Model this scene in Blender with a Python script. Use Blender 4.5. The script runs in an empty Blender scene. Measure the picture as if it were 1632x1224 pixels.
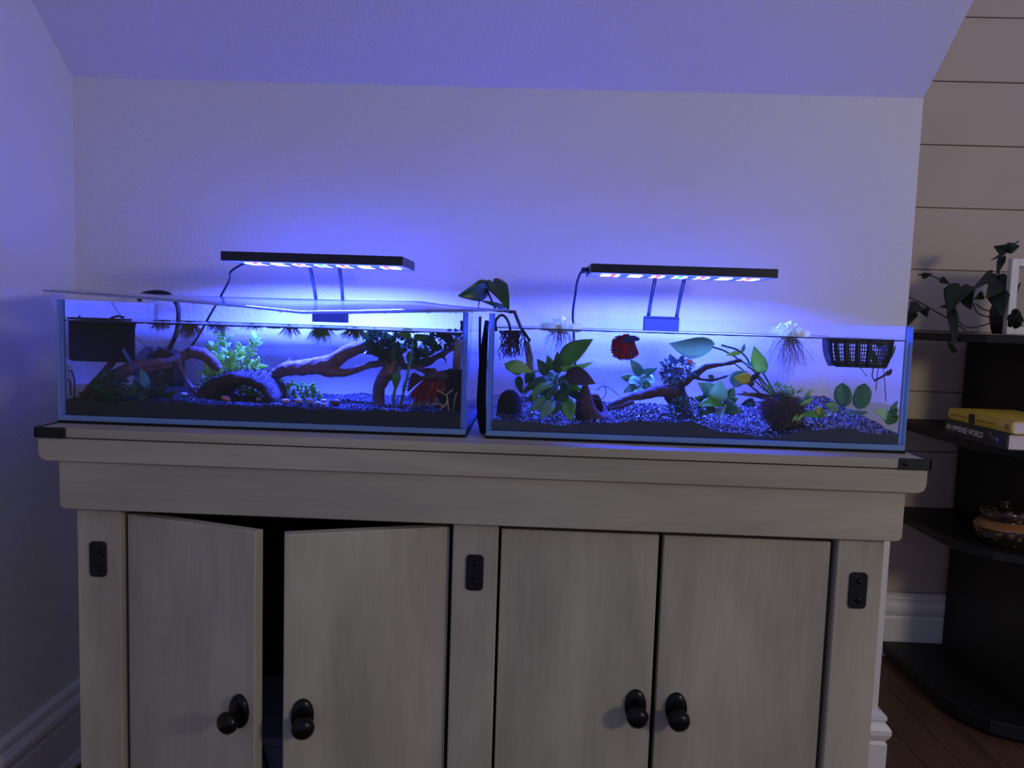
import bpy, math, random
import numpy as np
from mathutils import Vector, Matrix

# ------------------------------------------------------------------ camera, world, lamps, exposure
scn = bpy.context.scene
COL = scn.collection
RES = (1632.0, 1224.0)
F_PX = 1226.0
CAM = Vector((0.695, -1.104, 0.904))
YAW, PITCH, ROLL = math.radians(1.52), math.radians(-4.84), math.radians(1.85)
_fw = Vector((-math.sin(YAW) * math.cos(PITCH), math.cos(YAW) * math.cos(PITCH), math.sin(PITCH)))
_r0 = Vector((math.cos(YAW), math.sin(YAW), 0))
_u0 = _r0.cross(_fw)
RT = _r0 * math.cos(ROLL) + _u0 * math.sin(ROLL)
UP = _u0 * math.cos(ROLL) - _r0 * math.sin(ROLL)
cd = bpy.data.cameras.new('camera')
cd.sensor_fit = 'HORIZONTAL'
cd.sensor_width = 36.0
cd.lens = 36.0 * F_PX / RES[0]
cd.clip_start = 0.02
cam = bpy.data.objects.new('camera', cd)
M = Matrix((RT, UP, -_fw)).transposed().to_4x4()
M.translation = CAM
cam.matrix_world = M
COL.objects.link(cam)
scn.camera = cam

world = bpy.data.worlds.new('dim_room')
scn.world = world
world.use_nodes = True
bg = world.node_tree.nodes['Background']
bg.inputs[0].default_value = (0.48, 0.53, 1.0, 1)
bg.inputs[1].default_value = 0.35

def lamp(name, kind, loc, energy, color, size=0.1, target=None):
    l = bpy.data.lights.new(name, kind)
    l.energy = energy
    l.color = color
    if kind == 'AREA':
        l.size = size
    else:
        l.shadow_soft_size = size
    o = bpy.data.objects.new(name, l)
    o.location = loc
    if target is not None:
        o.rotation_euler = (Vector(target) - Vector(loc)).to_track_quat('-Z', 'Y').to_euler()
    COL.objects.link(o)
    return o

# unseen low lamp of the room, behind and to the side of the photographer
lamp('room_lamp', 'POINT', (2.4, -1.5, 1.25), 34.0, (1.0, 0.90, 0.62), 0.14)

vs = scn.view_settings
vs.view_transform = 'Standard'
vs.look = 'None'
vs.exposure = 0.0
vs.gamma = 1.0
vs.use_curve_mapping = False
cy = scn.cycles
cy.transparent_max_bounces = 48
cy.max_bounces = 10
cy.diffuse_bounces = 5
cy.glossy_bounces = 4
cy.sample_clamp_indirect = 6.0
cy.blur_glossy = 0.6
cy.use_denoising = True

# ------------------------------------------------------------------ helpers
rnd = random.Random(7)

def ray(x, y):
    return _fw * F_PX + RT * (x - 816.0) - UP * (y - 612.0)

def P(x, y, Y):
    """world point on the depth plane Y under a photo pixel"""
    d = ray(x, y)
    return CAM + d * ((Y - CAM.y) / d.y)

def S(px, Y):
    """length in metres of px pixels at depth Y"""
    return px * (Y - CAM.y) / F_PX

def lin(c):
    return tuple(((v / 255.0) / 12.92 if v / 255.0 <= 0.04045 else ((v / 255.0 + 0.055) / 1.055) ** 2.4) for v in c)

ORG = {}

def reg(o, base):
    ORG[o.name] = Vector(base)

def props(o, label=None, cat=None, group=None, kind=None):
    if label: o['label'] = label
    if cat: o['category'] = cat
    if group: o['group'] = group
    if kind: o['kind'] = kind
    return o

def thing(name, label, cat, base, group=None):
    o = bpy.data.objects.new(name, None)
    o.empty_display_size = 0.02
    o.location = base
    COL.objects.link(o)
    reg(o, base)
    return props(o, label, cat, group)

class MB:
    def __init__(s):
        s.v, s.f, s.m = [], [], []
    def add(s, vs_, fs, mi=0):
        n = len(s.v)
        s.v += [tuple(p) for p in vs_]
        s.f += [tuple(i + n for i in f) for f in fs]
        s.m += [mi] * len(fs)
        return s
    def box(s, x0, x1, y0, y1, z0, z1, mi=0):
        if isinstance(mi, int): mi = [mi] * 6
        n = len(s.v)
        s.v += [(x, y, z) for z in (z0, z1) for y in (y0, y1) for x in (x0, x1)]
        # order: bottom, top, front(-Y), back, left, right
        q = [(0, 2, 3, 1), (4, 5, 7, 6), (0, 1, 5, 4), (2, 6, 7, 3), (0, 4, 6, 2), (1, 3, 7, 5)]
        for f, m_ in zip(q, mi):
            s.f.append(tuple(i + n for i in f)); s.m.append(m_)
        return s
    def prism(s, poly, axis, a, b, mi=0):
        """poly 2D outline extruded along axis ('x','y','z') from a to b"""
        def mk(p, t):
            return {'x': (t, p[0], p[1]), 'y': (p[0], t, p[1]), 'z': (p[0], p[1], t)}[axis]
        n = len(poly)
        vs_ = [mk(p, a) for p in poly] + [mk(p, b) for p in poly]
        fs = [tuple(range(n)), tuple(range(2 * n - 1, n - 1, -1))]
        fs += [(i, i + n, (i + 1) % n + n, (i + 1) % n) for i in range(n)]
        return s.add(vs_, fs, mi)
    def tube(s, pts, rad, sides=8, flat=1.0, caps=True, mi=0):
        pts = [Vector(p) for p in pts]
        if not isinstance(rad, (list, tuple)): rad = [rad] * len(pts)
        rings = []
        ref = None
        n0 = len(s.v)
        for i, p in enumerate(pts):
            a = pts[max(i - 1, 0)]; b = pts[min(i + 1, len(pts) - 1)]
            t = (b - a)
            if t.length < 1e-9: t = Vector((0, 0, 1))
            t.normalize()
            if ref is None:
                ref = t.orthogonal().normalized()
                if abs(t.y) < 0.9:
                    ref = Vector((0, 1, 0)); ref = (ref - t * ref.dot(t)).normalized()
            else:
                ref = (ref - t * ref.dot(t))
                ref = ref.normalized() if ref.length > 1e-6 else t.orthogonal().normalized()
            bi = t.cross(ref)
            for k in range(sides):
                an = 2 * math.pi * k / sides
                s.v.append(tuple(p + ref * (math.cos(an) * rad[i] * flat) + bi * (math.sin(an) * rad[i])))
        for i in range(len(pts) - 1):
            for k in range(sides):
                a = n0 + i * sides + k; b = n0 + i * sides + (k + 1) % sides
                s.f.append((a, b, b + sides, a + sides)); s.m.append(mi)
        if caps:
            s.f.append(tuple(n0 + k for k in reversed(range(sides)))); s.m.append(mi)
            e = n0 + (len(pts) - 1) * sides
            s.f.append(tuple(e + k for k in range(sides))); s.m.append(mi)
        return s
    def lathe(s, prof, c, n=32, mi=0, sx=1.0, sy=1.0):
        n0 = len(s.v)
        for r, z in prof:
            for k in range(n):
                a = 2 * math.pi * k / n
                s.v.append((c[0] + r * sx * math.cos(a), c[1] + r * sy * math.sin(a), c[2] + z))
        for i in range(len(prof) - 1):
            for k in range(n):
                a = n0 + i * n + k; b = n0 + i * n + (k + 1) % n
                s.f.append((a, b, b + n, a + n)); s.m.append(mi)
        return s
    def ball(s, c, rx, ry, rz, nu=12, nv=8, mi=0, jit=0.0, rg=None):
        n0 = len(s.v)
        s.v.append((c[0], c[1], c[2] - rz))
        for j in range(1, nv):
            ph = -math.pi / 2 + math.pi * j / nv
            for k in range(nu):
                a = 2 * math.pi * k / nu
                q = 1 + (rg.uniform(-jit, jit) if rg else 0)
                s.v.append((c[0] + rx * q * math.cos(ph) * math.cos(a), c[1] + ry * q * math.cos(ph) * math.sin(a), c[2] + rz * q * math.sin(ph)))
        s.v.append((c[0], c[1], c[2] + rz))
        top = len(s.v) - 1
        for k in range(nu):
            s.f.append((n0, n0 + 1 + (k + 1) % nu, n0 + 1 + k)); s.m.append(mi)
            e = n0 + 1 + (nv - 2) * nu
            s.f.append((top, e + k, e + (k + 1) % nu)); s.m.append(mi)
        for j in range(nv - 2):
            for k in range(nu):
                a = n0 + 1 + j * nu + k; b = n0 + 1 + j * nu + (k + 1) % nu
                s.f.append((a, b, b + nu, a + nu)); s.m.append(mi)
        return s
    def sheet(s, grid, th, nrm=None, mi=0):
        """a curved sheet (rows of points) with real thickness"""
        R_, C_ = len(grid), len(grid[0])
        g = [[Vector(p) for p in row] for row in grid]
        n0 = len(s.v)
        N = []
        for i in range(R_):
            row = []
            for j in range(C_):
                a = g[min(i + 1, R_ - 1)][j] - g[max(i - 1, 0)][j]
                b = g[i][min(j + 1, C_ - 1)] - g[i][max(j - 1, 0)]
                c = a.cross(b)
                row.append(c.normalized() if c.length > 1e-12 else (nrm or Vector((0, -1, 0))))
            N.append(row)
        for sg in (0.5, -0.5):
            for i in range(R_):
                for j in range(C_):
                    s.v.append(tuple(g[i][j] + N[i][j] * (th * sg)))
        o = R_ * C_
        for i in range(R_ - 1):
            for j in range(C_ - 1):
                a = n0 + i * C_ + j
                s.f.append((a, a + C_, a + C_ + 1, a + 1)); s.m.append(mi)
                s.f.append((a + o, a + 1 + o, a + C_ + 1 + o, a + C_ + o)); s.m.append(mi)
        bd = [(0, j) for j in range(C_)] + [(i, C_ - 1) for i in range(1, R_)] + [(R_ - 1, j) for j in range(C_ - 2, -1, -1)] + [(i, 0) for i in range(R_ - 2, 0, -1)]
        for k in range(len(bd)):
            a = n0 + bd[k][0] * C_ + bd[k][1]; b = n0 + bd[(k + 1) % len(bd)][0] * C_ + bd[(k + 1) % len(bd)][1]
            s.f.append((a, b, b + o, a + o)); s.m.append(mi)
        return s
    def leaf(s, a, b, w, bend=0.0, fold=0.15, tilt=0.0, shape='ovate', n=8, wave=0.0, th=0.0007, mi=0, up=None):
        a, b = Vector(a), Vector(b)
        d = (b - a)
        L = d.length
        d.normalize()
        view = Vector(up) if up is not None else (CAM - a).normalized()
        nrm = view - d * view.dot(d)
        nrm = nrm.normalized() if nrm.length > 1e-5 else d.orthogonal().normalized()
        nrm = Matrix.Rotation(tilt, 3, d) @ nrm
        side = d.cross(nrm)
        cols = (-1, -0.62, -0.25, 0, 0.25, 0.62, 1)
        grid = []
        for i in range(n + 1):
            u = i / n
            if shape == 'ovate':
                hw = math.sin(math.pi * (0.04 + 0.96 * u) ** 0.72) ** 0.85 if u < 1 else 0.02
                hw = max(hw, 0.03)
            elif shape == 'heart':
                hw = max(0.02, (1 - u) ** 0.75 * (0.62 + 1.5 * min(u, 0.28)) / 0.84)
            elif shape == 'lance':
                hw = max(0.05, math.sin(math.pi * (0.03 + 0.97 * u) ** 0.9))
            elif shape == 'round':
                hw = max(0.06, math.sqrt(max(0.0, 1 - (2 * u - 1) ** 2)))
            else:  # fan, widest at the blunt tip
                hw = 0.25 + 0.75 * math.sin(math.pi / 2 * min(1, u * 1.15)) if u < 0.95 else 0.8
            hw *= w / 2
            c = a + d * (L * u) + nrm * (bend * L * math.sin(math.pi * u * 0.9))
            row = []
            for q in cols:
                back = 0
                if shape == 'heart' and i <= 1:
                    back = -0.16 * L * (abs(q) ** 0.7) * (1 - abs(q)) * 2 * (1 - i)
                row.append(c + side * (q * hw) + nrm * (fold * hw * abs(q) + wave * w * math.sin(6.5 * u + 2.2 * q) * abs(q)) + d * back)
            grid.append(row)
        return s.sheet(grid, th, nrm, mi)
    def build(s, name, mats, parent=None, smooth=True, base=None, bevel=0.0, seg=2, auto=True):
        if not isinstance(mats, (list, tuple)): mats = [mats]
        if parent is not None:
            base = ORG[parent.name]
        elif base is None:
            arr = np.array(s.v)
            base = Vector((arr[:, 0].mean(), arr[:, 1].mean(), arr[:, 2].min()))
        base = Vector(base)
        me = bpy.data.meshes.new(name)
        me.from_pydata([(p[0] - base.x, p[1] - base.y, p[2] - base.z) for p in s.v], [], s.f)
        for m_ in mats: me.materials.append(m_)
        me.polygons.foreach_set('material_index', s.m)
        me.polygons.foreach_set('use_smooth', [smooth] * len(s.f))
        me.update()
        o = bpy.data.objects.new(name, me)
        COL.objects.link(o)
        reg(o, base)
        if parent is not None:
            o.parent = parent
        else:
            o.location = base
        if bevel:
            bv = o.modifiers.new('bevel', 'BEVEL'); bv.width = bevel; bv.segments = seg; bv.limit_method = 'ANGLE'; bv.angle_limit = math.radians(40)
            bv.harden_normals = False
        return o

def fuse(o, voxel, disp=0.0, scale=0.01):
    r = o.modifiers.new('fuse', 'REMESH'); r.mode = 'VOXEL'; r.voxel_size = voxel; r.use_smooth_shade = True
    sm = o.modifiers.new('smooth', 'SMOOTH'); sm.factor = 0.5; sm.iterations = 3
    if disp:
        t = bpy.data.textures.new(o.name + '_bark', 'CLOUDS'); t.noise_scale = scale; t.noise_depth = 3
        d = o.modifiers.new('bark', 'DISPLACE'); d.texture = t; d.strength = disp; d.mid_level = 0.5; d.texture_coords = 'LOCAL'
    return o

def curve(pts, n=6):
    p = [Vector(q) for q in pts]
    p = [p[0] * 2 - p[1]] + p + [p[-1] * 2 - p[-2]]
    out = []
    for i in range(1, len(p) - 2):
        for k in range(n):
            t = k / n
            out.append(0.5 * (2 * p[i] + (p[i + 1] - p[i - 1]) * t + (2 * p[i - 1] - 5 * p[i] + 4 * p[i + 1] - p[i + 2]) * t * t + (3 * p[i] - p[i - 1] - 3 * p[i + 1] + p[i + 2]) * t ** 3))
    out.append(p[-2])
    return out

# ------------------------------------------------------------------ materials
def node_mat(name):
    m = bpy.data.materials.new(name)
    m.use_nodes = True
    nt = m.node_tree
    return m, nt, nt.nodes['Principled BSDF']

def mat(name, rgb, rough=0.5, metal=0.0, spec=0.5, noise=0.0, nscale=20.0, stretch=(1, 1, 1), bump=0.0, bscale=100.0, rgb2=None, transl=0.0, detail=4.0, bdist=0.002, coat=0.0):
    m, nt, b = node_mat(name)
    c = lin(rgb)
    b.inputs['Base Color'].default_value = (*c, 1)
    b.inputs['Roughness'].default_value = rough
    b.inputs['Metallic'].default_value = metal
    b.inputs['Specular IOR Level'].default_value = spec
    if coat:
        b.inputs['Coat Weight'].default_value = coat
        b.inputs['Coat Roughness'].default_value = 0.35
    L = nt.links
    tc = nt.nodes.new('ShaderNodeTexCoord')
    colout = None
    if noise or rgb2:
        mp = nt.nodes.new('ShaderNodeMapping'); mp.inputs['Scale'].default_value = stretch
        L.new(tc.outputs['Object'], mp.inputs['Vector'])
        nz = nt.nodes.new('ShaderNodeTexNoise'); nz.inputs['Scale'].default_value = nscale; nz.inputs['Detail'].default_value = detail
        L.new(mp.outputs['Vector'], nz.inputs['Vector'])
        rp = nt.nodes.new('ShaderNodeValToRGB')
        rp.color_ramp.elements[0].position = 0.32; rp.color_ramp.elements[1].position = 0.68
        c2 = lin(rgb2) if rgb2 else tuple(min(1, v * (1 + noise)) for v in c)
        c1 = c if rgb2 else tuple(v * (1 - noise) for v in c)
        rp.color_ramp.elements[0].color = (*c1, 1); rp.color_ramp.elements[1].color = (*c2, 1)
        L.new(nz.outputs['Fac'], rp.inputs['Fac'])
        colout = rp.outputs['Color']
        L.new(colout, b.inputs['Base Color'])
    if bump:
        bz = nt.nodes.new('ShaderNodeTexNoise'); bz.inputs['Scale'].default_value = bscale; bz.inputs['Detail'].default_value = 3
        L.new(tc.outputs['Object'], bz.inputs['Vector'])
        bp = nt.nodes.new('ShaderNodeBump'); bp.inputs['Strength'].default_value = bump; bp.inputs['Distance'].default_value = bdist
        L.new(bz.outputs['Fac'], bp.inputs['Height'])
        L.new(bp.outputs['Normal'], b.inputs['Normal'])
    if transl:
        tr = nt.nodes.new('ShaderNodeBsdfTranslucent')
        tr.inputs['Color'].default_value = (*[min(1, v * 1.5) for v in c], 1)
        if colout: L.new(colout, tr.inputs['Color'])
        mx = nt.nodes.new('ShaderNodeMixShader'); mx.inputs[0].default_value = transl
        L.new(b.outputs[0], mx.inputs[1]); L.new(tr.outputs[0], mx.inputs[2])
        L.new(mx.outputs[0], nt.nodes['Material Output'].inputs['Surface'])
    return m

def clear_mat(name, tint, ior=1.45, rough=0.02, base=0.0, gloss=1.0, bump=0.0, bscale=30.0, haze=0.0):
    """thin clear sheet: see-through plus a Fresnel mirror"""
    m = bpy.data.materials.new(name); m.use_nodes = True
    nt = m.node_tree; nt.nodes.clear(); L = nt.links
    out = nt.nodes.new('ShaderNodeOutputMaterial')
    tr = nt.nodes.new('ShaderNodeBsdfTransparent'); tr.inputs[0].default_value = (*tint, 1)
    gl = nt.nodes.new('ShaderNodeBsdfGlossy'); gl.inputs['Roughness'].default_value = rough; gl.inputs[0].default_value = (0.95, 0.97, 1, 1)
    fr = nt.nodes.new('ShaderNodeFresnel'); fr.inputs['IOR'].default_value = ior
    ma = nt.nodes.new('ShaderNodeMath'); ma.operation = 'MULTIPLY_ADD'; ma.inputs[1].default_value = gloss; ma.inputs[2].default_value = base; ma.use_clamp = True
    mx = nt.nodes.new('ShaderNodeMixShader')
    L.new(fr.outputs[0], ma.inputs[0]); L.new(ma.outputs[0], mx.inputs[0])
    L.new(tr.outputs[0], mx.inputs[1]); L.new(gl.outputs[0], mx.inputs[2]); L.new(mx.outputs[0], out.inputs['Surface'])
    if haze:  # a film of condensation that scatters light
        df = nt.nodes.new('ShaderNodeBsdfDiffuse'); df.inputs[0].default_value = (0.9, 0.92, 1.0, 1)
        tl = nt.nodes.new('ShaderNodeBsdfTranslucent'); tl.inputs[0].default_value = (0.9, 0.92, 1.0, 1)
        m1 = nt.nodes.new('ShaderNodeMixShader'); m1.inputs[0].default_value = 0.35
        L.new(df.outputs[0], m1.inputs[1]); L.new(tl.outputs[0], m1.inputs[2])
        m2 = nt.nodes.new('ShaderNodeMixShader'); m2.inputs[0].default_value = haze
        L.new(mx.outputs[0], m2.inputs[1]); L.new(m1.outputs[0], m2.inputs[2]); L.new(m2.outputs[0], out.inputs['Surface'])
    if bump:
        tc = nt.nodes.new('ShaderNodeTexCoord')
        bz = nt.nodes.new('ShaderNodeTexNoise'); bz.inputs['Scale'].default_value = bscale; bz.inputs['Detail'].default_value = 1
        L.new(tc.outputs['Object'], bz.inputs['Vector'])
        bp = nt.nodes.new('ShaderNodeBump'); bp.inputs['Strength'].default_value = bump; bp.inputs['Distance'].default_value = 0.002
        L.new(bz.outputs['Fac'], bp.inputs['Height'])
        L.new(bp.outputs['Normal'], gl.inputs['Normal'])
    return m

def glow(name, rgb, strength):
    m = bpy.data.materials.new(name); m.use_nodes = True
    nt = m.node_tree; nt.nodes.clear()
    out = nt.nodes.new('ShaderNodeOutputMaterial')
    e = nt.nodes.new('ShaderNodeEmission'); e.inputs[0].default_value = (*rgb, 1); e.inputs[1].default_value = strength
    nt.links.new(e.outputs[0], out.inputs['Surface'])
    return m

def wood_mat(name, c1, c2, axis):
    m, nt, b = node_mat(name)
    L = nt.links
    tc = nt.nodes.new('ShaderNodeTexCoord')
    oi = nt.nodes.new('ShaderNodeObjectInfo')
    ad = nt.nodes.new('ShaderNodeVectorMath'); ad.operation = 'ADD'
    rs = nt.nodes.new('ShaderNodeVectorMath'); rs.operation = 'SCALE'; rs.inputs[0].default_value = (7.3, 3.1, 5.7)
    L.new(oi.outputs['Random'], rs.inputs['Scale'])
    L.new(tc.outputs['Object'], ad.inputs[0]); L.new(rs.outputs[0], ad.inputs[1])
    def noise(sc, st, det, dist=0.0):
        mp = nt.nodes.new('ShaderNodeMapping'); mp.inputs['Scale'].default_value = st
        L.new(ad.outputs[0], mp.inputs['Vector'])
        n = nt.nodes.new('ShaderNodeTexNoise'); n.inputs['Scale'].default_value = sc; n.inputs['Detail'].default_value = det; n.inputs['Distortion'].default_value = dist
        L.new(mp.outputs[0], n.inputs['Vector'])
        return n.outputs['Fac']
    st = {'z': (1, 1, 0.07), 'x': (0.05, 1, 1), 'y': (1, 0.06, 1)}[axis]
    st2 = {'z': (1, 1, 0.22), 'x': (0.18, 1, 1), 'y': (1, 0.2, 1)}[axis]
    broad = noise(9.0, st2, 3.0, 0.6)
    fine = noise(170.0, st, 4.0, 0.2)
    mix = nt.nodes.new('ShaderNodeMath'); mix.operation = 'MULTIPLY_ADD'; mix.inputs[1].default_value = 0.18
    L.new(fine, mix.inputs[0]); 
    sc_ = nt.nodes.new('ShaderNodeMath'); sc_.operation = 'MULTIPLY'; sc_.inputs[1].default_value = 0.82
    L.new(broad, sc_.inputs[0]); L.new(sc_.outputs[0], mix.inputs[2])
    rp = nt.nodes.new('ShaderNodeValToRGB')
    rp.color_ramp.elements[0].position = 0.36; rp.color_ramp.elements[1].position = 0.62
    rp.color_ramp.elements[0].color = (*lin(c1), 1); rp.color_ramp.elements[1].color = (*lin(c2), 1)
    L.new(mix.outputs[0], rp.inputs[0]); L.new(rp.outputs[0], b.inputs['Base Color'])
    b.inputs['Roughness'].default_value = 0.55
    b.inputs['Specular IOR Level'].default_value = 0.3
    bp = nt.nodes.new('ShaderNodeBump'); bp.inputs['Strength'].default_value = 0.12; bp.inputs['Distance'].default_value = 0.001
    L.new(fine, bp.inputs['Height']); L.new(bp.outputs[0], b.inputs['Normal'])
    return m

m_wall = mat('wall_paint', (224, 220, 216), 0.75, spec=0.25, bump=0.7, bscale=150.0, bdist=0.0024)
m_ship = mat('shiplap_paint', (198, 180, 166), 0.6, spec=0.3, noise=0.04, nscale=3, bump=0.1, bscale=60)
m_trim = mat('white_trim_paint', (232, 228, 226), 0.4, spec=0.4, noise=0.03, nscale=8)
m_floor = wood_mat('floor_wood', (76, 51, 39), (102, 71, 53), 'y')
m_wz = wood_mat('greige_wood_upright', (160, 153, 134), (188, 181, 158), 'z')
m_wx = wood_mat('greige_wood_lengthwise', (156, 148, 130), (182, 174, 152), 'x')
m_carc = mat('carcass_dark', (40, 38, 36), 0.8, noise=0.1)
m_black = mat('black_metal', (20, 19, 22), 0.45, metal=0.3, noise=0.15, nscale=60, bump=0.05)
m_knob = mat('dark_bronze', (22, 20, 20), 0.28, metal=0.5, noise=0.15, nscale=40)
m_plastic = mat('black_plastic', (14, 14, 17), 0.4, noise=0.1, nscale=30)
m_foam = mat('black_foam', (10, 10, 12), 0.95, noise=0.3, nscale=150, bump=0.6, bscale=250)
m_rubber = mat('black_cable', (12, 12, 14), 0.5, noise=0.1)
m_shelf = mat('black_shelf_wood', (9, 8, 9), 0.6, noise=0.2, nscale=12, stretch=(1, 0.2, 1), bump=0.05)
m_glass = clear_mat('clear_glass', (0.985, 0.99, 1.0), 1.42, 0.01, gloss=0.5)
m_edge = mat('glass_edge_glow', (150, 190, 245), 0.25, spec=0.6, noise=0.06, nscale=20, transl=0.45)  # pale blue painted in for light piped out through the pane edges
m_seam = mat('silicone', (110, 140, 200), 0.3, noise=0.05, transl=0.5)
m_water = clear_mat('water_surface', (0.95, 0.97, 1.0), 1.33, 0.18, base=0.32, gloss=1.0, bump=0.5, bscale=24)
m_waterside = clear_mat('water_body', (0.985, 0.99, 1.0), 1.02, 0.1, gloss=0.3)
m_darkline = mat('painted_dark_line', (30, 33, 52), 0.35, noise=0.5, nscale=120)  # dark colour imitates the optical line along the water surface
m_lid = clear_mat('clear_plastic_sheet', (0.93, 0.95, 1.0), 1.5, 0.06, base=0.08, gloss=1.0, bump=0.25, bscale=18, haze=0.02)
m_lidedge = mat('plastic_sheet_edge', (175, 195, 245), 0.3, noise=0.05, transl=0.4)
m_drop = clear_mat('droplet', (1, 1, 1), 1.33, 0.02, base=0.25)
m_gravL = mat('dull_black_gravel', (11, 11, 14), 0.5, noise=0.4, nscale=200, bump=0.3, bscale=300)
m_gravR = mat('glossy_black_gravel', (12, 12, 17), 0.2, spec=0.9, noise=0.5, nscale=260, bump=0.3, bscale=300)
m_glint = mat('painted_glint', (150, 150, 186), 0.15, spec=0.9, noise=0.4, nscale=300)  # pale colour imitates specular glints on the black grains
m_drift = mat('driftwood', (92, 64, 60), 0.7, rgb2=(146, 110, 102), nscale=30, stretch=(0.5, 1, 1.5), bump=0.5, bscale=120)
m_driftd = mat('dark_driftwood', (52, 36, 36), 0.75, rgb2=(92, 66, 60), nscale=35, bump=0.6, bscale=120)
m_bark = mat('cork_bark', (38, 28, 28), 0.9, rgb2=(74, 54, 46), nscale=45, bump=0.9, bscale=140, bdist=0.004)
m_green = mat('leaf_green', (98, 172, 60), 0.4, rgb2=(142, 208, 86), nscale=35, transl=0.35)
m_greenl = mat('leaf_light_green', (172, 226, 90), 0.4, rgb2=(206, 242, 130), nscale=35, transl=0.4)
m_greend = mat('leaf_dark_green', (40, 84, 42), 0.35, rgb2=(66, 116, 56), nscale=30, transl=0.2)
m_pale = mat('leaf_pale_green', (176, 226, 160), 0.4, rgb2=(208, 240, 186), nscale=24, transl=0.4)
m_blueg = mat('leaf_blue_green', (104, 164, 112), 0.4, rgb2=(142, 196, 134), nscale=24, transl=0.3)
m_yel = mat('leaf_yellowing', (206, 206, 70), 0.45, rgb2=(226, 190, 80), nscale=45, transl=0.4)
m_purp = mat('leaf_purple_brown', (70, 50, 62), 0.45, rgb2=(98, 72, 74), nscale=25, transl=0.2)
m_white = mat('lettuce_white', (240, 246, 200), 0.45, rgb2=(254, 254, 224), nscale=50, transl=0.45, bump=0.3, bscale=90)
m_root = mat('pale_roots', (214, 192, 150), 0.6, rgb2=(238, 220, 178), nscale=60, transl=0.4)
m_rootg = mat('greenish_roots', (196, 212, 96), 0.6, rgb2=(222, 232, 130), nscale=60, transl=0.4)
m_rootd = mat('dark_roots', (58, 48, 48), 0.7, noise=0.3, nscale=60)
m_moss = mat('moss', (44, 44, 30), 0.9, rgb2=(70, 66, 44), nscale=50)
m_mossb = mat('brown_moss', (92, 70, 66), 0.85, rgb2=(132, 104, 92), nscale=60)
m_vase = mat('dark_ceramic', (34, 31, 30), 0.4, noise=0.2)
m_tubeb = mat('beige_tube', (188, 164, 146), 0.5, rgb2=(206, 184, 164), nscale=30, transl=0.2)
m_coco = mat('coconut_shell', (70, 44, 50), 0.75, rgb2=(104, 68, 72), nscale=40, stretch=(1, 1, 3), bump=0.6, bscale=160)

def pebble_mat(n, c): return mat(n, c, 0.5, noise=0.15, nscale=60)

# ------------------------------------------------------------------ the room
YW, XL, XR, YF = 0.38, -0.20, 1.40, 1.03
ZK = 1.335               # knee wall height
SLOPE = 0.80             # rise over run of the sloped ceiling

def struct(o):
    o['kind'] = 'structure'
    return o

w = MB(); w.box(XL - 0.1, XR, YW, YF - 0.05, 0, ZK)
struct(w.build('wall_back', m_wall, smooth=False, base=(0.6, YW, 0)))
run = 0.95
w = MB(); w.prism([(YW, ZK), (YW - run, ZK + run * SLOPE), (YW - run, ZK + run * SLOPE + 0.1), (YF - 0.05, ZK + run * SLOPE + 0.1), (YF - 0.05, ZK)], 'x', XL - 0.1, XR)
struct(w.build('ceiling', m_wall, smooth=False, base=(0.6, YW, ZK)))
w = MB(); w.box(XL - 0.1, XL, -0.75, YW + 0.1, 0, ZK + run * SLOPE)
struct(w.build('wall_left', m_wall, smooth=False, base=(XL, 0, 0)))

wf = struct(bpy.data.objects.new('wall_far', None)); COL.objects.link(wf); wf.location = (1.9, YF, 0); reg(wf, (1.9, YF, 0))
w = MB(); w.box(XR - 0.15, 3.0, YF + 0.012, YF + 0.1, 0, 2.45)
w.build('backing', m_ship, wf, smooth=False)
z = 0.245
while z < 2.3:
    w = MB(); w.box(XR - 0.1, 3.0, YF, YF + 0.014, z + 0.0015, z + 0.1655 - 0.0015)
    w.build('plank', m_ship, wf, smooth=False, bevel=0.0012, seg=1)
    z += 0.1655
fl = struct(bpy.data.objects.new('floor', None)); COL.objects.link(fl); fl.location = (0.8, 0, 0); reg(fl, (0.8, 0, 0))
w = MB(); w.box(XL - 0.1, 3.0, -1.9, YF + 0.1, -0.06, -0.012)
w.build('subfloor', m_floor, fl, smooth=False)
x = XL
while x < 2.9:
    y0 = -1.9 + rnd.uniform(0, 0.3)
    cuts = [-1.9, rnd.uniform(-0.9, 0.1), rnd.uniform(0.3, 0.75), YF] if x > 1.2 else [-1.9, rnd.uniform(-1.2, 0.6), YF]
    for a, b in zip(cuts[:-1], cuts[1:]):
        w = MB(); w.box(x + 0.0006, x + 0.0824, a + 0.0006, b - 0.0006, -0.012, 0.0)
        w.build('plank', m_floor, fl, smooth=False, bevel=0.001, seg=1)
    x += 0.083

def base_profile(h=0.155, d=0.016):
    # (outward distance, height)
    return [(0, 0), (d + 0.010, 0), (d + 0.010, 0.006), (d + 0.004, 0.020), (d, 0.022), (d, h * 0.60), (d - 0.003, h * 0.64), (d + 0.001, h * 0.68),
            (d + 0.005, h * 0.74), (d + 0.005, h * 0.80), (d - 0.001, h * 0.86), (d - 0.005, h * 0.885), (d - 0.002, h * 0.92), (d - 0.003, h * 0.97), (0.002, h), (0, h)]

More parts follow.
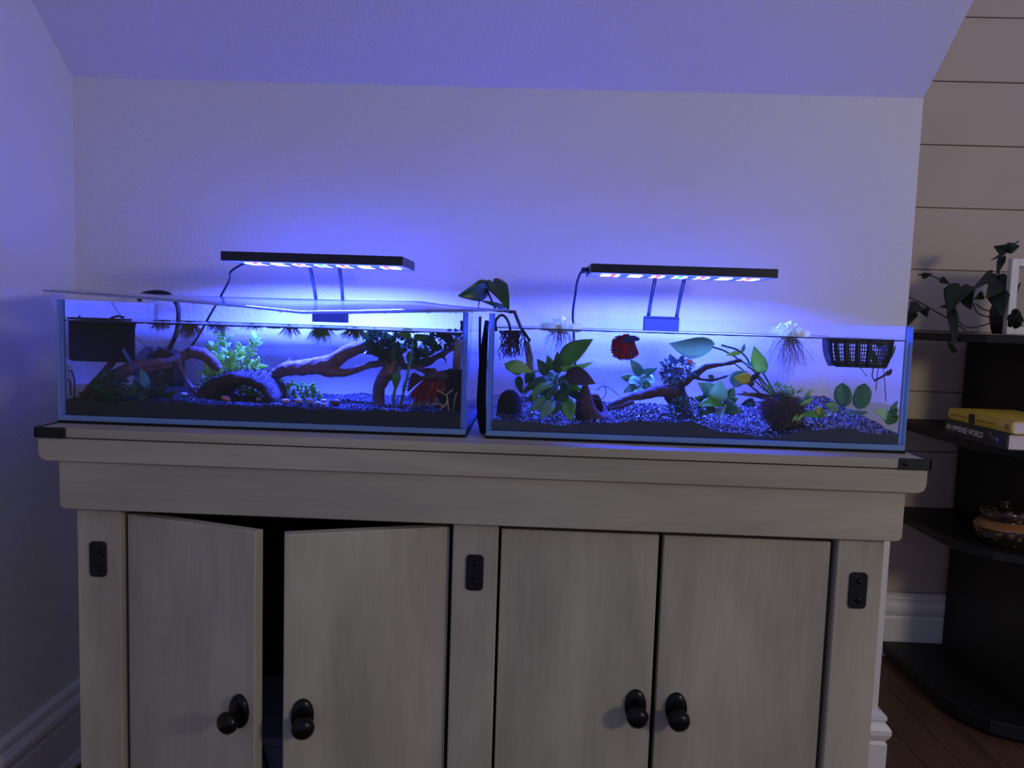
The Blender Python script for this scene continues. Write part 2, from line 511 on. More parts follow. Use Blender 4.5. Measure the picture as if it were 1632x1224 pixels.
bp_ = base_profile()
w = MB(); w.prism([(XL + p[0], p[1]) for p in bp_], 'y', -0.75, YW)
struct(w.build('baseboard_left', m_trim, smooth=False, base=(XL, 0, 0)))
w = MB(); w.prism([(YF - p[0], p[1] * 1.12) for p in bp_], 'x', XR - 0.05, 3.0)
struct(w.build('baseboard_far', m_trim, smooth=False, base=(1.9, YF, 0)))
w = MB(); nb_ = len(bp_)
for st in range(3):
    for d_, h_ in bp_:
        w.v.append(((XL, YW - d_, h_), (XR + d_, YW - d_, h_), (XR + d_, YF - 0.03, h_))[st])
for st in range(2):
    for k in range(nb_):
        a = st * nb_ + k; b = st * nb_ + (k + 1) % nb_
        w.f.append((a, a + nb_, b + nb_, b)); w.m.append(0)
struct(w.build('baseboard_back', m_trim, smooth=False, base=(XR, YW, 0)))


# ------------------------------------------------------------------ sideboard
TOP = 0.730
sb = thing('sideboard', 'long weathered greige wooden sideboard with four doors under the two aquariums', 'sideboard', (0.62, 0.15, 0))
ch = 0.012
def slab(name, x0, x1, y0, y1, z0, z1, m_, r):
    w = MB()
    poly = [(x0, z1), (x0, z0 + r), (x0 + r * 0.3, z0 + r * 0.3), (x0 + r, z0), (x1 - r, z0), (x1 - r * 0.3, z0 + r * 0.3), (x1, z0 + r), (x1, z1)]
    w.prism(poly, 'y', y0, y1)
    return w.build(name, m_, sb, smooth=False, bevel=0.0012, seg=1)
slab('top_board', 0.0, 1.240, -0.050, 0.365, TOP - 0.0125, TOP, m_wx, 0.0005)
slab('top_moulding', 0.0, 1.240, -0.049, 0.362, 0.683, TOP - 0.0145, m_wx, 0.011)
slab('apron', 0.026, 1.215, -0.043, 0.35, 0.613, 0.6828, m_wx, 0.007)
SX = [(0.043, 0.107), (0.589, 0.654), (1.133, 1.198)]
for a, b in SX:
    w = MB(); w.box(a, b, -0.030, 0.02, 0.0, 0.613)
    w.build('stile', m_wz, sb, smooth=False, bevel=0.0015, seg=1)
for x0, x1 in ((0.045, 0.06), (1.181, 1.196)):
    w = MB(); w.box(x0, x1, 0.02, 0.345, 0.03, 0.613); w.build('side_panel', m_wz, sb, smooth=False)
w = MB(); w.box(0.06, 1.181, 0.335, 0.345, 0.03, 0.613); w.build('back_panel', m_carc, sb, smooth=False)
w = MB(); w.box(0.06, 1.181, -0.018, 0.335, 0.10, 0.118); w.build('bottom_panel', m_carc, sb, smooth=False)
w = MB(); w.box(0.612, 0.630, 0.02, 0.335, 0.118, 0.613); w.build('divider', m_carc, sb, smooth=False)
for x0, x1 in ((0.107, 0.589), (0.654, 1.133)):
    w = MB(); w.box(x0, x1, -0.016, 0.0, 0.045, 0.10); w.build('bottom_rail', m_wx, sb, smooth=False)

def door(hx, hy, width, ang, hinge_left, knob_z, knob_off, z0=0.108, z1=0.603, th=0.018):
    """door leaf swung outward by ang about its hinge"""
    sg = 1 if hinge_left else -1
    ex = Vector((sg * math.cos(ang), -math.sin(ang), 0))          # along the leaf from the hinge
    nf = Vector((-sg * math.sin(ang), -math.cos(ang), 0))          # outward normal
    h = Vector((hx, hy, 0))
    def q(u, n, z): return tuple(h + ex * u + nf * n + Vector((0, 0, z)))
    w = MB()
    vs_ = [q(u, n, z) for z in (z0, z1) for n in (0, -th) for u in (0, width)]
    w.add(vs_, [(0, 2, 3, 1), (4, 5, 7, 6), (0, 1, 5, 4), (2, 6, 7, 3), (0, 4, 6, 2), (1, 3, 7, 5)])
    d = w.build('door', m_wz, sb, smooth=False, bevel=0.0012, seg=1)
    # oval plate
    cu = width - knob_off
    w = MB()
    n = 28
    prof = [(1.0, 0.0), (1.0, 0.003), (0.93, 0.0055), (0.6, 0.007), (0.0, 0.0075)]
    for r, t in prof:
        for k in range(n):
            a = 2 * math.pi * k / n
            w.v.append(q(cu + 0.0158 * r * math.cos(a), t, knob_z + 0.0245 * r * math.sin(a)))
    for i in range(len(prof) - 1):
        for k in range(n):
            a = i * n + k; b = i * n + (k + 1) % n
            w.f.append((a, b, b + n, a + n)); w.m.append(0)
    kp = w.build('knob', m_knob, d)
    w = MB()
    prof = [(0.0065, 0.005), (0.0058, 0.012), (0.007, 0.016), (0.0135, 0.020), (0.0158, 0.025), (0.0150, 0.030), (0.0105, 0.0345), (0.0045, 0.036), (0.0, 0.0362)]
    for r, t in prof:
        for k in range(n):
            a = 2 * math.pi * k / n
            w.v.append(q(cu + r * math.cos(a), t, knob_z - 0.005 + r * 0.98 * math.sin(a)))
    for i in range(len(prof) - 1):
        for k in range(n):
            a = i * n + k; b = i * n + (k + 1) % n
            w.f.append((a, b, b + n, a + n)); w.m.append(0)
    ob = w.build('knob_handle', m_knob, d)
    return d
d1 = door(0.112, -0.020, 0.223, math.radians(17.5), True, 0.345, 0.0245)
d2 = door(0.584, -0.020, 0.229, math.radians(18.5), False, 0.345, 0.0255)
d3 = door(0.658, -0.021, 0.2255, 0.0, True, 0.349, 0.0225)
d4 = door(1.127, -0.021, 0.2365, 0.0, False, 0.347, 0.0295)

def strap(cx, cz):
    w = MB()
    hw, hh, r = 0.0125, 0.0262, 0.006
    poly = []
    for (sx, sz, a0) in ((1, 1, 0), (-1, 1, 90), (-1, -1, 180), (1, -1, 270)):
        for k in range(5):
            a = math.radians(a0 + 22.5 * k)
            poly.append((cx + sx * (hw - r) + r * math.cos(a), cz + sz * (hh - r) + r * math.sin(a)))
    w.prism(poly, 'y', -0.0325, -0.0297)
    o = w.build('strap_plate', m_black, sb, smooth=False, bevel=0.0006, seg=1)
    for dz in (0.0135, -0.0135):
        w = MB(); w.ball((cx + 0.001, -0.0325, cz + dz), 0.0042, 0.0032, 0.0042, 12, 6)
        w.build('bolt', m_knob, o)
for (x_, y_) in ((156.5, 891), (756.5, 912.5), (1367, 941)):
    p = P(x_, y_, -0.031); strap(p.x, p.z)
for x0, x1, bx in ((-0.0025, 0.0415, 0.033), (1.1995, 1.2425, 1.207)):
    w = MB()
    w.box(x0, x1, -0.0525, -0.0495, TOP - 0.0135, TOP + 0.0015)
    if x0 < 0.1:
        w.box(x0, x0 + 0.003, -0.0525, 0.0, TOP - 0.0135, TOP + 0.0015)
    else:
        w.box(x1 - 0.003, x1, -0.0525, 0.0, TOP - 0.0135, TOP + 0.0015)
    o = w.build('corner_bracket', m_black, sb, smooth=False, bevel=0.0005, seg=1)
    w = MB(); w.ball((bx, -0.0525, TOP - 0.006), 0.0034, 0.0026, 0.0034, 12, 6); w.build('bolt', m_knob, o)

# things inside the sideboard, seen between the two open doors
bx = thing('storage_box', 'pale plastic box inside the sideboard seen between open doors', 'box', (0.33, 0.16, 0.118))
m_box = mat('pale_plastic', (178, 182, 206), 0.4, noise=0.04)
w = MB(); w.prism([(0.19, 0.119), (0.475, 0.119), (0.485, 0.205), (0.18, 0.205)], 'y', 0.07, 0.27); w.build('body', m_box, bx, smooth=False, bevel=0.004)
w = MB(); w.box(0.174, 0.491, 0.064, 0.276, 0.206, 0.222); w.build('lid', m_box, bx, smooth=False, bevel=0.005)
w = MB(); w.tube(curve([(0.20, 0.12, 0.226), (0.26, 0.062, 0.2265), (0.285, 0.058, 0.205), (0.30, 0.045, 0.16), (0.30, 0.035, 0.1215), (0.40, 0.03, 0.1205)]), 0.0025, 8)
props(w.build('power_cable', m_rubber), 'thin black cord draped over the pale box inside the sideboard', 'cord')

# ------------------------------------------------------------------ aquariums
TB = 0.734
TH = 0.177
TD = 0.30
GT = 0.005
def aquarium(name, X0, label, water_z, wlabel):
    X1 = X0 + 0.60
    t = thing(name, label, 'aquarium', ((X0 + X1) / 2, TD / 2, TOP), 'shallow rimless aquariums on the sideboard')
    w = MB(); w.box(X0 - 0.001, X1 + 0.001, -0.001, TD + 0.001, TOP + 0.0002, TB); w.build('levelling_mat', m_foam, t, smooth=False)
    w = MB(); w.box(X0, X1, 0, TD, TB + 0.0001, TB + 0.0075, [1, 1, 1, 1, 1, 1]); w.build('bottom_pane', [m_glass, m_edge], t, smooth=False)
    zb, zt = TB + 0.0077, TB + TH
    w = MB(); w.box(X0, X1, 0, GT, zb, zt, [1, 1, 0, 0, 1, 1]); w.build('front_pane', [m_glass, m_edge], t, smooth=False)
    w = MB(); w.box(X0, X1, TD - GT, TD, zb, zt, [1, 1, 0, 0, 0, 0]); w.build('back_pane', [m_glass, m_edge], t, smooth=False)
    for a in (X0, X1 - 0.0065):
        w = MB(); w.box(a, a + 0.0065, GT + 0.0003, TD - GT - 0.0003, zb, zt, [1, 1, 1, 0, 0, 0]); w.build('side_pane', [m_glass, m_edge], t, smooth=False)
    for a in (X0 + 0.0066, X1 - 0.0066 - 0.0015):
        for b in (GT + 0.0003,):
            w = MB(); w.box(a, a + 0.0015, b, b + 0.0017, zb, zt); w.build('silicone_seam', m_seam, t, smooth=False)
    # water: surface sheet with the optical dark line painted as strips, and the body below it
    ix0, ix1, iy0, iy1 = X0 + 0.0068, X1 - 0.0068, GT + 0.0005, TD - GT - 0.0005
    wt = thing('aquarium_water', wlabel, 'water', ((X0 + X1) / 2, TD / 2, TB + 0.009))
    wt['kind'] = 'stuff'
    zw = TB + water_z
    w = MB(); w.box(ix0, ix1, iy0, iy1, TB + 0.0085, zw, [1, 0, 1, 1, 1, 1]); w.build('water_volume', [m_water, m_waterside], wt, smooth=False)
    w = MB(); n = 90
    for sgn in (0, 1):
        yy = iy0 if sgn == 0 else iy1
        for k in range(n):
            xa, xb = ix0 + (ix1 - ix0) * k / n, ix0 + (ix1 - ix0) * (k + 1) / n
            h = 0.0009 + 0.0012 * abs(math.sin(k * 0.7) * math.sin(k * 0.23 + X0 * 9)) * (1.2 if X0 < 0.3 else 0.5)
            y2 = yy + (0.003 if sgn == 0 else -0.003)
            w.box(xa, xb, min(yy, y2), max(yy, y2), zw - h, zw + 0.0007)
    w.build('waterline', m_darkline, wt, smooth=False)
    return t
aqL = aquarium('aquarium', 0.0, 'rimless glass aquarium under the bent clear sheet, nearer the corner wall', 0.147, 'clear water in the aquarium with the black filter box')
aqR = aquarium('aquarium', 0.63, 'rimless open-topped glass aquarium beside the black bookshelf', 0.157, 'clear water in the open-topped aquarium with white floating plants')
WL, WR = TB + 0.147, TB + 0.157

# ---- gravel
def prof(tab, x):
    return float(np.interp(x, [a for a, _ in tab], [b for _, b in tab]))
LF = [(0, .030), (.1, .032), (.25, .031), (.40, .030), (.6, .029)]
LBk = [(0, .03), (.15, .024), (.30, .020), (.38, .026), (.42, .024), (.6, .020)]
RF = [(.63, .022), (.72, .020), (.80, .024), (.89, .031), (.93, .031), (.97, .018), (1.02, .012), (1.06, .016), (1.10, .027), (1.14, .028), (1.18, .022), (1.23, .024)]
RBk = [(.63, .034), (.75, .026), (.87, .026), (1.0, .022), (1.08, .026), (1.14, .042), (1.20, .050), (1.23, .052)]
def gz(side, x, y):
    t = min(1, max(0, y / TD))
    f_, b_ = (LF, LBk) if side == 'L' else (RF, RBk)
    v = prof(f_, x) * (1 - t) + prof(b_, x) * t
    v += 0.0022 * math.sin(x * 61 + y * 40) * math.sin(y * 55 + x * 23)
    return TB + max(v, 0.010)
def gravel(side, X0, label, m_, n_gr, sz):
    ix0, ix1, iy0, iy1 = X0 + 0.0075, X0 + 0.60 - 0.0075, GT + 0.001, TD - GT - 0.001
    w = MB(); nx, ny = 72, 36
    top = [[(ix0 + (ix1 - ix0) * i / nx, iy0 + (iy1 - iy0) * j / ny) for i in range(nx + 1)] for j in range(ny + 1)]
    for row in top:
        for (x, y) in row: w.v.append((x, y, gz(side, x, y) - 0.001))
    C_ = nx + 1
    for j in range(ny):
        for i in range(nx):
            a = j * C_ + i; w.f.append((a, a + 1, a + C_ + 1, a + C_)); w.m.append(0)
    bd = [(0, i) for i in range(C_)] + [(j, nx) for j in range(1, ny + 1)] + [(ny, i) for i in range(nx - 1, -1, -1)] + [(j, 0) for j in range(ny - 1, 0, -1)]
    n0 = len(w.v)
    for (j, i) in bd: w.v.append((top[j][i][0], top[j][i][1], TB + 0.0086))
    for k in range(len(bd)):
        k2 = (k + 1) % len(bd)
        w.f.append((bd[k][0] * C_ + bd[k][1], n0 + k, n0 + k2, bd[k2][0] * C_ + bd[k2][1])); w.m.append(0)
    w.f.append(tuple(n0 + k for k in range(len(bd) - 1, -1, -1))); w.m.append(0)
    rg = random.Random(11 if side == 'L' else 12)
    oct_f = [(0, 2, 4), (2, 1, 4), (1, 3, 4), (3, 0, 4), (2, 0, 5), (1, 2, 5), (3, 1, 5), (0, 3, 5)]
    for k in range(n_gr):
        x = rg.uniform(ix0 + 0.002, ix1 - 0.002); y = rg.uniform(iy0 + 0.002, iy1 - 0.002)
        if rg.random() < 0.12: y = iy0 + 0.0022
        zz = gz(side, x, y) - 0.0006
        if y < iy0 + 0.0025: zz -= rg.uniform(0, 1) ** 2 * 0.01
        s_ = sz * rg.uniform(0.6, 1.25)
        rot = Matrix.Rotation(rg.uniform(0, 6.28), 3, Vector((rg.uniform(-1, 1), rg.uniform(-1, 1), rg.uniform(-1, 1))).normalized())
        q = [(s_, 0, 0), (-s_ * .8, 0, 0), (0, s_ * .8, 0), (0, -s_, 0), (0, 0, s_ * .7), (0, 0, -s_ * .75)]
        w.add([Vector((x, y, zz)) + rot @ Vector(v) for v in q], oct_f, 1 if rg.random() < 0.16 else 0)
    o = w.build('gravel', [m_, m_glint if side == 'R' else m_], smooth=False, base=(X0 + 0.3, TD / 2, TB + 0.0086))
    return props(o, label, 'gravel', kind='stuff')
gravel('L', 0.0, 'dull black gravel bed in the aquarium with the mossy arch', m_gravL, 4200, 0.0021)
gravel('R', 0.63, 'glinting black gravel bed in the open-topped aquarium', m_gravR, 6500, 0.0018)

def G(side, px, py_hint, Y):
    """point on the gravel at photo column px, depth Y"""
    p = P(px, py_hint, Y)
    return Vector((p.x, Y, gz(side, p.x, Y)))

# ---- the clear sheet over one tank
lid = thing('plastic_lid', 'bent clear plastic sheet with droplets lying over an aquarium', 'lid', (0.3, 0.15, TB + TH))
front = [(68, 463), (160, 470), (280, 480), (400, 490), (480, 499), (560, 499), (640, 497.5), (740, 496.5), (803, 494)]
back_ = [(118, 462), (200, 467.5), (300, 472), (380, 474.5), (450, 476.5), (510, 478), (560, 479.5), (620, 480.5), (672, 481)]
grid = []
for j in range(9):
    t = j / 8
    row = []
    for k in range(len(front)):
        a = P(front[k][0], front[k][1], 0.012); b = P(back_[k][0], back_[k][1], 0.275)
        p = a.lerp(b, t)
        if k in (0,): a.z += 0
        p.z += 0.002 * math.sin(t * 3.1) * math.sin(k * 1.3)
        row.append(p)
    grid.append(row)
w = MB(); w.sheet(grid, 0.0022)
lo = w.build('sheet', [m_lid, m_lidedge], lid)
nf = len(lo.data.polygons)
nb = 2 * (8 + len(front) - 1)
for pgn in list(lo.data.polygons)[nf - nb:]: pgn.material_index = 1
w = MB(); rg = random.Random(5)
for k in range(170):
    i = rg.random() ** 0.7 * 7.0 + 0.9; j = rg.random() ** 2.2 * 7.6
    i0, j0 = min(int(i), 7), min(int(j), 7)
    p = grid[j0][i0].lerp(grid[j0][i0 + 1], i - i0).lerp(grid[j0 + 1][i0], (j - j0) * 0.9)
    s_ = rg.uniform(0.0007, 0.0021)
    w.ball((p.x, p.y, p.z - 0.0016), s_, s_, s_ * 0.7, 7, 5)
o = w.build('droplets', m_drop, lid); o['kind'] = 'stuff'

# ------------------------------------------------------------------ aquarium lights
e_blue = glow('led_blue', (0.03, 0.06, 1.0), 3.0)
e_white = glow('led_white', (0.80, 0.92, 1.0), 2.0)
e_red = glow('led_red', (1.0, 0.16, 0.34), 1.5)
e_green = glow('led_cyan', (0.10, 0.75, 0.85), 1.4)
m_under = mat('lamp_reflector', (214, 216, 232), 0.3, noise=0.03)
LED_W, LED_C = 23.0, (0.034, 0.066, 1.0)
def aqua_light(label, x0, x1, y0, y1, z0, z1, legs, clamp, clab):
    t = thing('aquarium_light', label, 'light', ((x0 + x1) / 2, TD, TB + TH - 0.02), 'clip-on aquarium lights')
    # open channel housing: top plate and four lips
    w = MB()
    w.box(x0, x1, y0, y1, z1 - 0.003, z1)
    w.box(x0, x1, y0, y0 + 0.003, z0, z1 - 0.003); w.box(x0, x1, y1 - 0.003, y1, z0, z1 - 0.003)
    w.box(x0, x0 + 0.003, y0 + 0.003, y1 - 0.003, z0, z1 - 0.003); w.box(x1 - 0.003, x1, y0 + 0.003, y1 - 0.003, z0, z1 - 0.003)
    w.build('housing', m_plastic, t, smooth=False)
    w = MB(); w.box(x0 + 0.003, x1 - 0.003, y0 + 0.003, y1 - 0.003, z0 + 0.0004, z1 - 0.003); w.build('led_board', m_under, t, smooth=False)
    seq = 'wwrwbbwwwbbwrwbbwcwbbwrwbbwwwbbwrww'
    n = len(seq)
    a, b = x0 + 0.022, x1 - 0.016
    for k, c in enumerate(seq):
        xc = a + (b - a) * (k + 0.5) / n
        w = MB(); w.box(xc - (b - a) / n / 2, xc + (b - a) / n / 2, (y0 + y1) / 2 - 0.020, (y0 + y1) / 2 + 0.024, z0 - 0.0012, z0 + 0.0003)
        w.build('led', {'w': e_white, 'r': e_red, 'b': e_blue, 'c': e_green}[c], t, smooth=False)
    al = bpy.data.lights.new('led_array', 'AREA'); al.shape = 'RECTANGLE'; al.size = b - a; al.size_y = 0.05
    al.energy = LED_W * (2.15 if x0 < 0.5 else 0.95); al.color = LED_C; al.spread = math.radians(166)
    ao = bpy.data.objects.new('led_array', al); COL.objects.link(ao); ao.parent = t
    ao.location = Vector(((a + b) / 2, (y0 + y1) / 2, z0 - 0.0016)) - ORG[t.name]
    for (tx, bx_) in legs:
        w = MB(); w.tube([(tx, (y0 + y1) / 2 + 0.035, z1 - 0.002), (tx, y1 + 0.012, z1 - 0.004), (tx * .4 + bx_ * .6, TD - 0.012, (z0 + TB + TH) / 2), (bx_, TD - 0.0085, TB + TH + 0.002)], 0.0032, 8)
        w.build('arm', m_plastic, t)
    w = MB()
    w.box(clamp[0], clamp[1], TD - GT - 0.0085, TD - GT - 0.0005, clamp[2], TB + TH + 0.004)
    w.box(clamp[0], clamp[1], TD + 0.0005, TD + 0.009, clamp[2], TB + TH + 0.004)
    w.box(clamp[0], clamp[1], TD - GT - 0.0085, TD + 0.009, TB + TH + 0.0005, TB + TH + 0.006)
    w.build('clamp', m_plastic, t, smooth=False, bevel=0.001, seg=1)
    return t
lt1 = aqua_light('black LED bar light above the sheet-covered aquarium', 0.185, 0.480, 0.137, 0.262, 0.983, 0.998,
           [(P(494, 440, .28).x, P(505, 482, .29).x), (P(541, 440, .28).x, P(547, 482, .29).x)], (P(498, 505, .29).x, P(552, 505, .29).x, TB + TH - 0.024), '')
lt2 = aqua_light('black LED bar light above the open-topped aquarium', 0.782, 1.078, 0.137, 0.262, 0.982, 0.996,
           [(P(1044, 460, .28).x, P(1033, 508, .29).x), (P(1090, 460, .28).x, P(1078, 508, .29).x)], (P(1027, 515, .29).x, P(1082, 515, .29).x, TB + TH - 0.024), '')
w = MB(); w.tube(curve([(0.203, 0.20, 0.985), P(369, 432, .22), P(366, 446, .26), P(352, 472, .318), P(336, 500, .325), P(310, 545, .335), P(285, 575, .345), P(276, 640, .35)]), 0.0022, 8)
w.build('cable', m_rubber, lt1)
w = MB(); w.tube(curve([(0.790, 0.20, 0.988), (0.774, 0.205, 0.989), P(921, 446, .24), P(917, 470, .27), P(913, 500, .315), P(915, 545, .33), P(918, 620, .34), P(918, 670, .345)]), 0.0024, 8)
w.tube([(0.782, 0.20, 0.989), (0.772, 0.204, 0.989)], 0.005, 10)
w.build('cable', m_rubber, lt2)

# ------------------------------------------------------------------ cords and the adapter behind the tanks
w = MB(); w.tube(curve([P(222, 480, .335), P(226, 470, .335), P(248, 465.5, .335), P(270, 470, .335), P(284, 492, .338), P(281, 530, .34), P(270, 556, .345), P(268, 566, .345)]), 0.0042, 10)
props(w.build('power_cable', m_rubber), 'thick black cord looping up behind the sheet-covered aquarium', 'cord')
ad = thing('power_adapter', 'black power adapter behind the aquarium with the black filter box', 'adapter', P(250, 640, .335))
a0, a1 = P(222, 600, .335), P(288, 600, .335)
zt = P(250, 552, .335).z
w = MB(); w.prism([(a0.x, TOP + 0.001), (a1.x, TOP + 0.001), (a1.x, zt - 0.014), (a1.x - 0.030, zt), (a0.x + 0.022, zt), (a0.x, zt - 0.02)], 'y', 0.312, 0.355)
w.build('body', m_plastic, ad, smooth=False, bevel=0.003)
w = MB(); w.tube([P(262, 566, .335), P(266, 556, .338)], 0.0052, 10); w.build('strain_relief', m_rubber, ad)
# between the two tanks
w = MB(); w.tube([P(776, 512, .10), P(773, 540, .09), P(769, 590, .06), P(767, 640, .05), P(768, 672, .045), P(770, 686, .04), P(772, 690, 0.10)], [.0035, .005, .0065, .0075, .007, .005, .004], 10, flat=1.3)
props(w.build('black_hose', m_foam), 'thick black hose hanging in the gap between the aquariums', 'hose')
w = MB(); w.tube(curve([(0.607, .14, .906), (0.608, .14, .86), (0.612, .13, .80), (0.617, .12, .745)]), 0.0022, 8)
props(w.build('air_hose', m_rubber), 'thin dark air hose hanging between the two aquariums', 'hose')
w = MB(); w.tube(curve([(0.622, .2, .906), (0.611, .2, .87), (0.617, .2, .83), (0.622, .19, .79)]), 0.0014, 6)
props(w.build('airline', m_tubeb), 'pale thin airline crossing the gap between the aquariums', 'airline')

# ------------------------------------------------------------------ plant builders
def stem_to(w, pts, r0, r1=None):
    n = len(pts)
    r1 = r0 if r1 is None else r1
    w.tube(pts, [r0 + (r1 - r0) * i / (n - 1) for i in range(n)], 6)

def plant(name, label, cat, base, leaves, stems=(), m_stem=None, group=None, extra=None):
    """leaves: (x0,y0,Y0, x1,y1,Y1, width_px, mat, shape, tilt, bend); stems: list of [(x,y,Y)...], radius px"""
    t = thing(name, label, cat, base, group)
    for lf in leaves:
        x0, y0, Y0, x1, y1, Y1, wp, m_, shape = lf[:9]
        tilt = lf[9] if len(lf) > 9 else 0.0
        bend = lf[10] if len(lf) > 10 else 0.08
        w = MB(); w.leaf(P(x0, y0, Y0), P(x1, y1, Y1), S(wp, (Y0 + Y1) / 2), bend, 0.18, tilt, shape, wave=0.03)
        w.build('leaf', m_, t)
    for pts, rp in stems:
        w = MB(); w.tube(curve([P(*q) for q in pts], 4), S(rp, pts[0][2]), 7)
        w.build('stem', m_stem or m_green, t)
    return t

def hairs(w, c, n, length, spread, r, rg, down=True, segs=4, curl=0.3):
    for k in range(n):
        a = rg.uniform(0, 2 * math.pi); s_ = rg.uniform(0, 1) ** 0.6 * spread
        dx, dy = math.cos(a) * s_, math.sin(a) * s_ * 0.7
        L = length * rg.uniform(0.45, 1.0) * (1 - 0.35 * s_ / max(spread, 1e-6))
        pts = []
        for i in range(segs + 1):
            u = i / segs
            pts.append((c[0] + dx * (0.25 + 0.75 * u ** 0.7) + curl * 0.12 * length * math.sin(u * 5 + k), c[1] + dy * (0.25 + 0.75 * u ** 0.7), c[2] + (-1 if down else 1) * L * u))
        w.tube(pts, [r, r, r * .9, r * .7, r * .4][:segs + 1], 3, caps=False)

def clump(w, c, rx, ry, rz, n, ls, lw, rg, hemi=False):
    """many small leaves on an ellipsoid"""
    for k in range(n):
        while True:
            d = Vector((rg.uniform(-1, 1), rg.uniform(-1, 1), rg.uniform(-1, 1)))
            if 0.1 < d.length < 1: break
        q = d.normalized() * rg.uniform(0.55, 1.0)
        if hemi and q.z < -0.25: q.z = -q.z * 0.4
        p = Vector(c) + Vector((q.x * rx, q.y * ry, q.z * rz))
        if p.x < 0.020 or 0.580 < p.x < 0.650 or p.x > 1.208: continue
        ax = (d.normalized() + Vector((rg.uniform(-1, 1), rg.uniform(-1, 1), rg.uniform(-.6, 1))) * 0.7).normalized()
        sd = ax.orthogonal().normalized(); sd = Matrix.Rotation(rg.uniform(0, 6.28), 3, ax) @ sd
        nn = ax.cross(sd)
        L = ls * rg.uniform(0.6, 1.3); W = lw * rg.uniform(0.7, 1.2)
        vs_ = [p, p + ax * L * .45 + sd * W * .5 + nn * W * .12, p + ax * L + nn * W * .1, p + ax * L * .45 - sd * W * .5 + nn * W * .12, p + ax * L * .5 - nn * W * .1]
        w.add(vs_, [(0, 4, 1), (1, 4, 2), (2, 4, 3), (3, 4, 0)])

# ------------------------------------------------------------------ aquarium with the black filter box: contents
# black internal filter box
fb = thing('filter_box', 'bulky black filter box hanging inside the aquarium end pane', 'filter', P(150, 578, .08))
p1 = P(201, 577, .012)
x0 = 0.0078
w = MB()
poly = [(x0, .012), (p1.x - .012, .012), (p1.x - .002, .019), (p1.x + .002, .028), (p1.x - .003, .044), (p1.x - .012, .050), (x0, .050)]
w.prism(poly, 'z', P(150, 577, .0075).z, WL + 0.0005)
w.build('body', m_foam, fb, smooth=False, bevel=0.004)
w = MB(); w.prism([(x0, .012), (p1.x - .014, .012), (p1.x - .006, .020), (p1.x - .006, .042), (x0, .048)], 'z', WL + 0.0012, WL + 0.0045); w.build('cover', m_plastic, fb, smooth=False, bevel=0.001, seg=1)
w = MB(); w.tube([P(126, 509, .02), P(127, 503, .02)], 0.0016, 8); w.build('tubing', m_plastic, fb)
w = MB(); w.tube([P(176, 507, .03), P(188, 503.5, .03), P(198, 506, .032)], 0.0016, 8); w.build('tubing', m_plastic, fb)
w = MB(); w.tube([P(196, 556, .009), P(202, 568, .012), P(212, 582, .025), P(222, 598, .035)], [.0022, .0026, .002, .0012], 8); w.build('outlet_tube', m_seam, fb)

# slim grey stick leaning in the corner
w = MB(); w.tube([P(122, 652, .022), P(134, 630, .03), P(155, 606, .044), P(180, 577, .064), P(205, 545, .085), P(214, 514, .10)], [.006, .006, .0058, .0052, .0045, .004], 10)
props(fuse(w.build('leaning_stick', m_driftd), 0.0016, 0.0014, 0.012), 'straight dark stick leaning behind the black filter box', 'stick')

# branching driftwood
w = MB()
w.tube([P(148, 660, .035), P(160, 626, .055), P(184, 600, .08), P(212, 584, .10), P(240, 578, .12), P(268, 576, .135), P(288, 570, .15), P(305, 561, .155), P(322, 563, .16), P(338, 574, .165), P(350, 590, .17)],
       [.017, .0155, .013, .0095, .0062, .0058, .008, .0105, .0105, .009, .006], 12)
w.tube([P(283, 572, .145), P(288, 588, .145), P(296, 604, .145), P(306, 618, .14), P(312, 628, .14)], [.0065, .0045, .0038, .0042, .0035], 10)
w.tube([P(306, 622, .14), P(313, 616, .14)], [.003, .0016], 8)
w.tube([P(200, 592, .10), P(218, 592, .11), P(245, 586, .13), P(275, 582, .14)], [.008, .006, .0055, .005], 10)
props(fuse(w.build('driftwood_branch', m_drift), 0.0018, 0.004, 0.012), 'brown driftwood branch rising beside the black filter box', 'driftwood')

# big forked driftwood
YB = 0.15
w = MB()
w.tube([P(436, 598, .16), P(455, 588, .16), P(478, 586, .155), P(505, 583, .15), P(530, 577, .15), P(552, 562, .15), P(572, 553, .15), P(592, 553, .15), P(612, 558, .15), P(632, 567, .15)],
       [.008, .0125, .0135, .014, .0135, .0115, .0115, .013, .015, .016], 14)
w.tube([P(455, 584, .16), P(460, 576, .16), P(463, 568.5, .16)], [.006, .004, .001], 8)
w.tube([P(510, 588, .15), P(530, 594, .15), P(552, 594, .15), P(572, 588, .155), P(592, 581, .155), P(612, 579, .15), P(625, 583, .15)], [.010, .0085, .0062, .0058, .0058, .0065, .009], 12)
w.tube([P(625, 562, .145), P(630, 578, .14), P(620, 592, .135), P(610, 604, .13), P(604, 618, .125), P(603, 634, .12), P(604, 650, .115), P(606, 664, .11)],
       [.016, .0165, .0135, .011, .0098, .0092, .0088, .009], 14)
w.tube([P(632, 578, .145), P(648, 584, .15), P(668, 583, .155), P(688, 574, .16), P(706, 564, .165), P(722, 554, .17), P(736, 540, .175)], [.009, .0065, .0065, .006, .0055, .005, .0042], 12)
w.tube([P(703, 566, .165), P(710, 574, .165), P(712, 580, .165)], [.003, .0022, .0012], 8)
w.tube([P(598, 648, .115), P(595, 660, .11)], [.0035, .002], 8)
props(fuse(w.build('forked_driftwood', m_drift), 0.002, 0.005, 0.014), 'large forked driftwood spanning the aquarium toward the black sponge filter', 'driftwood')

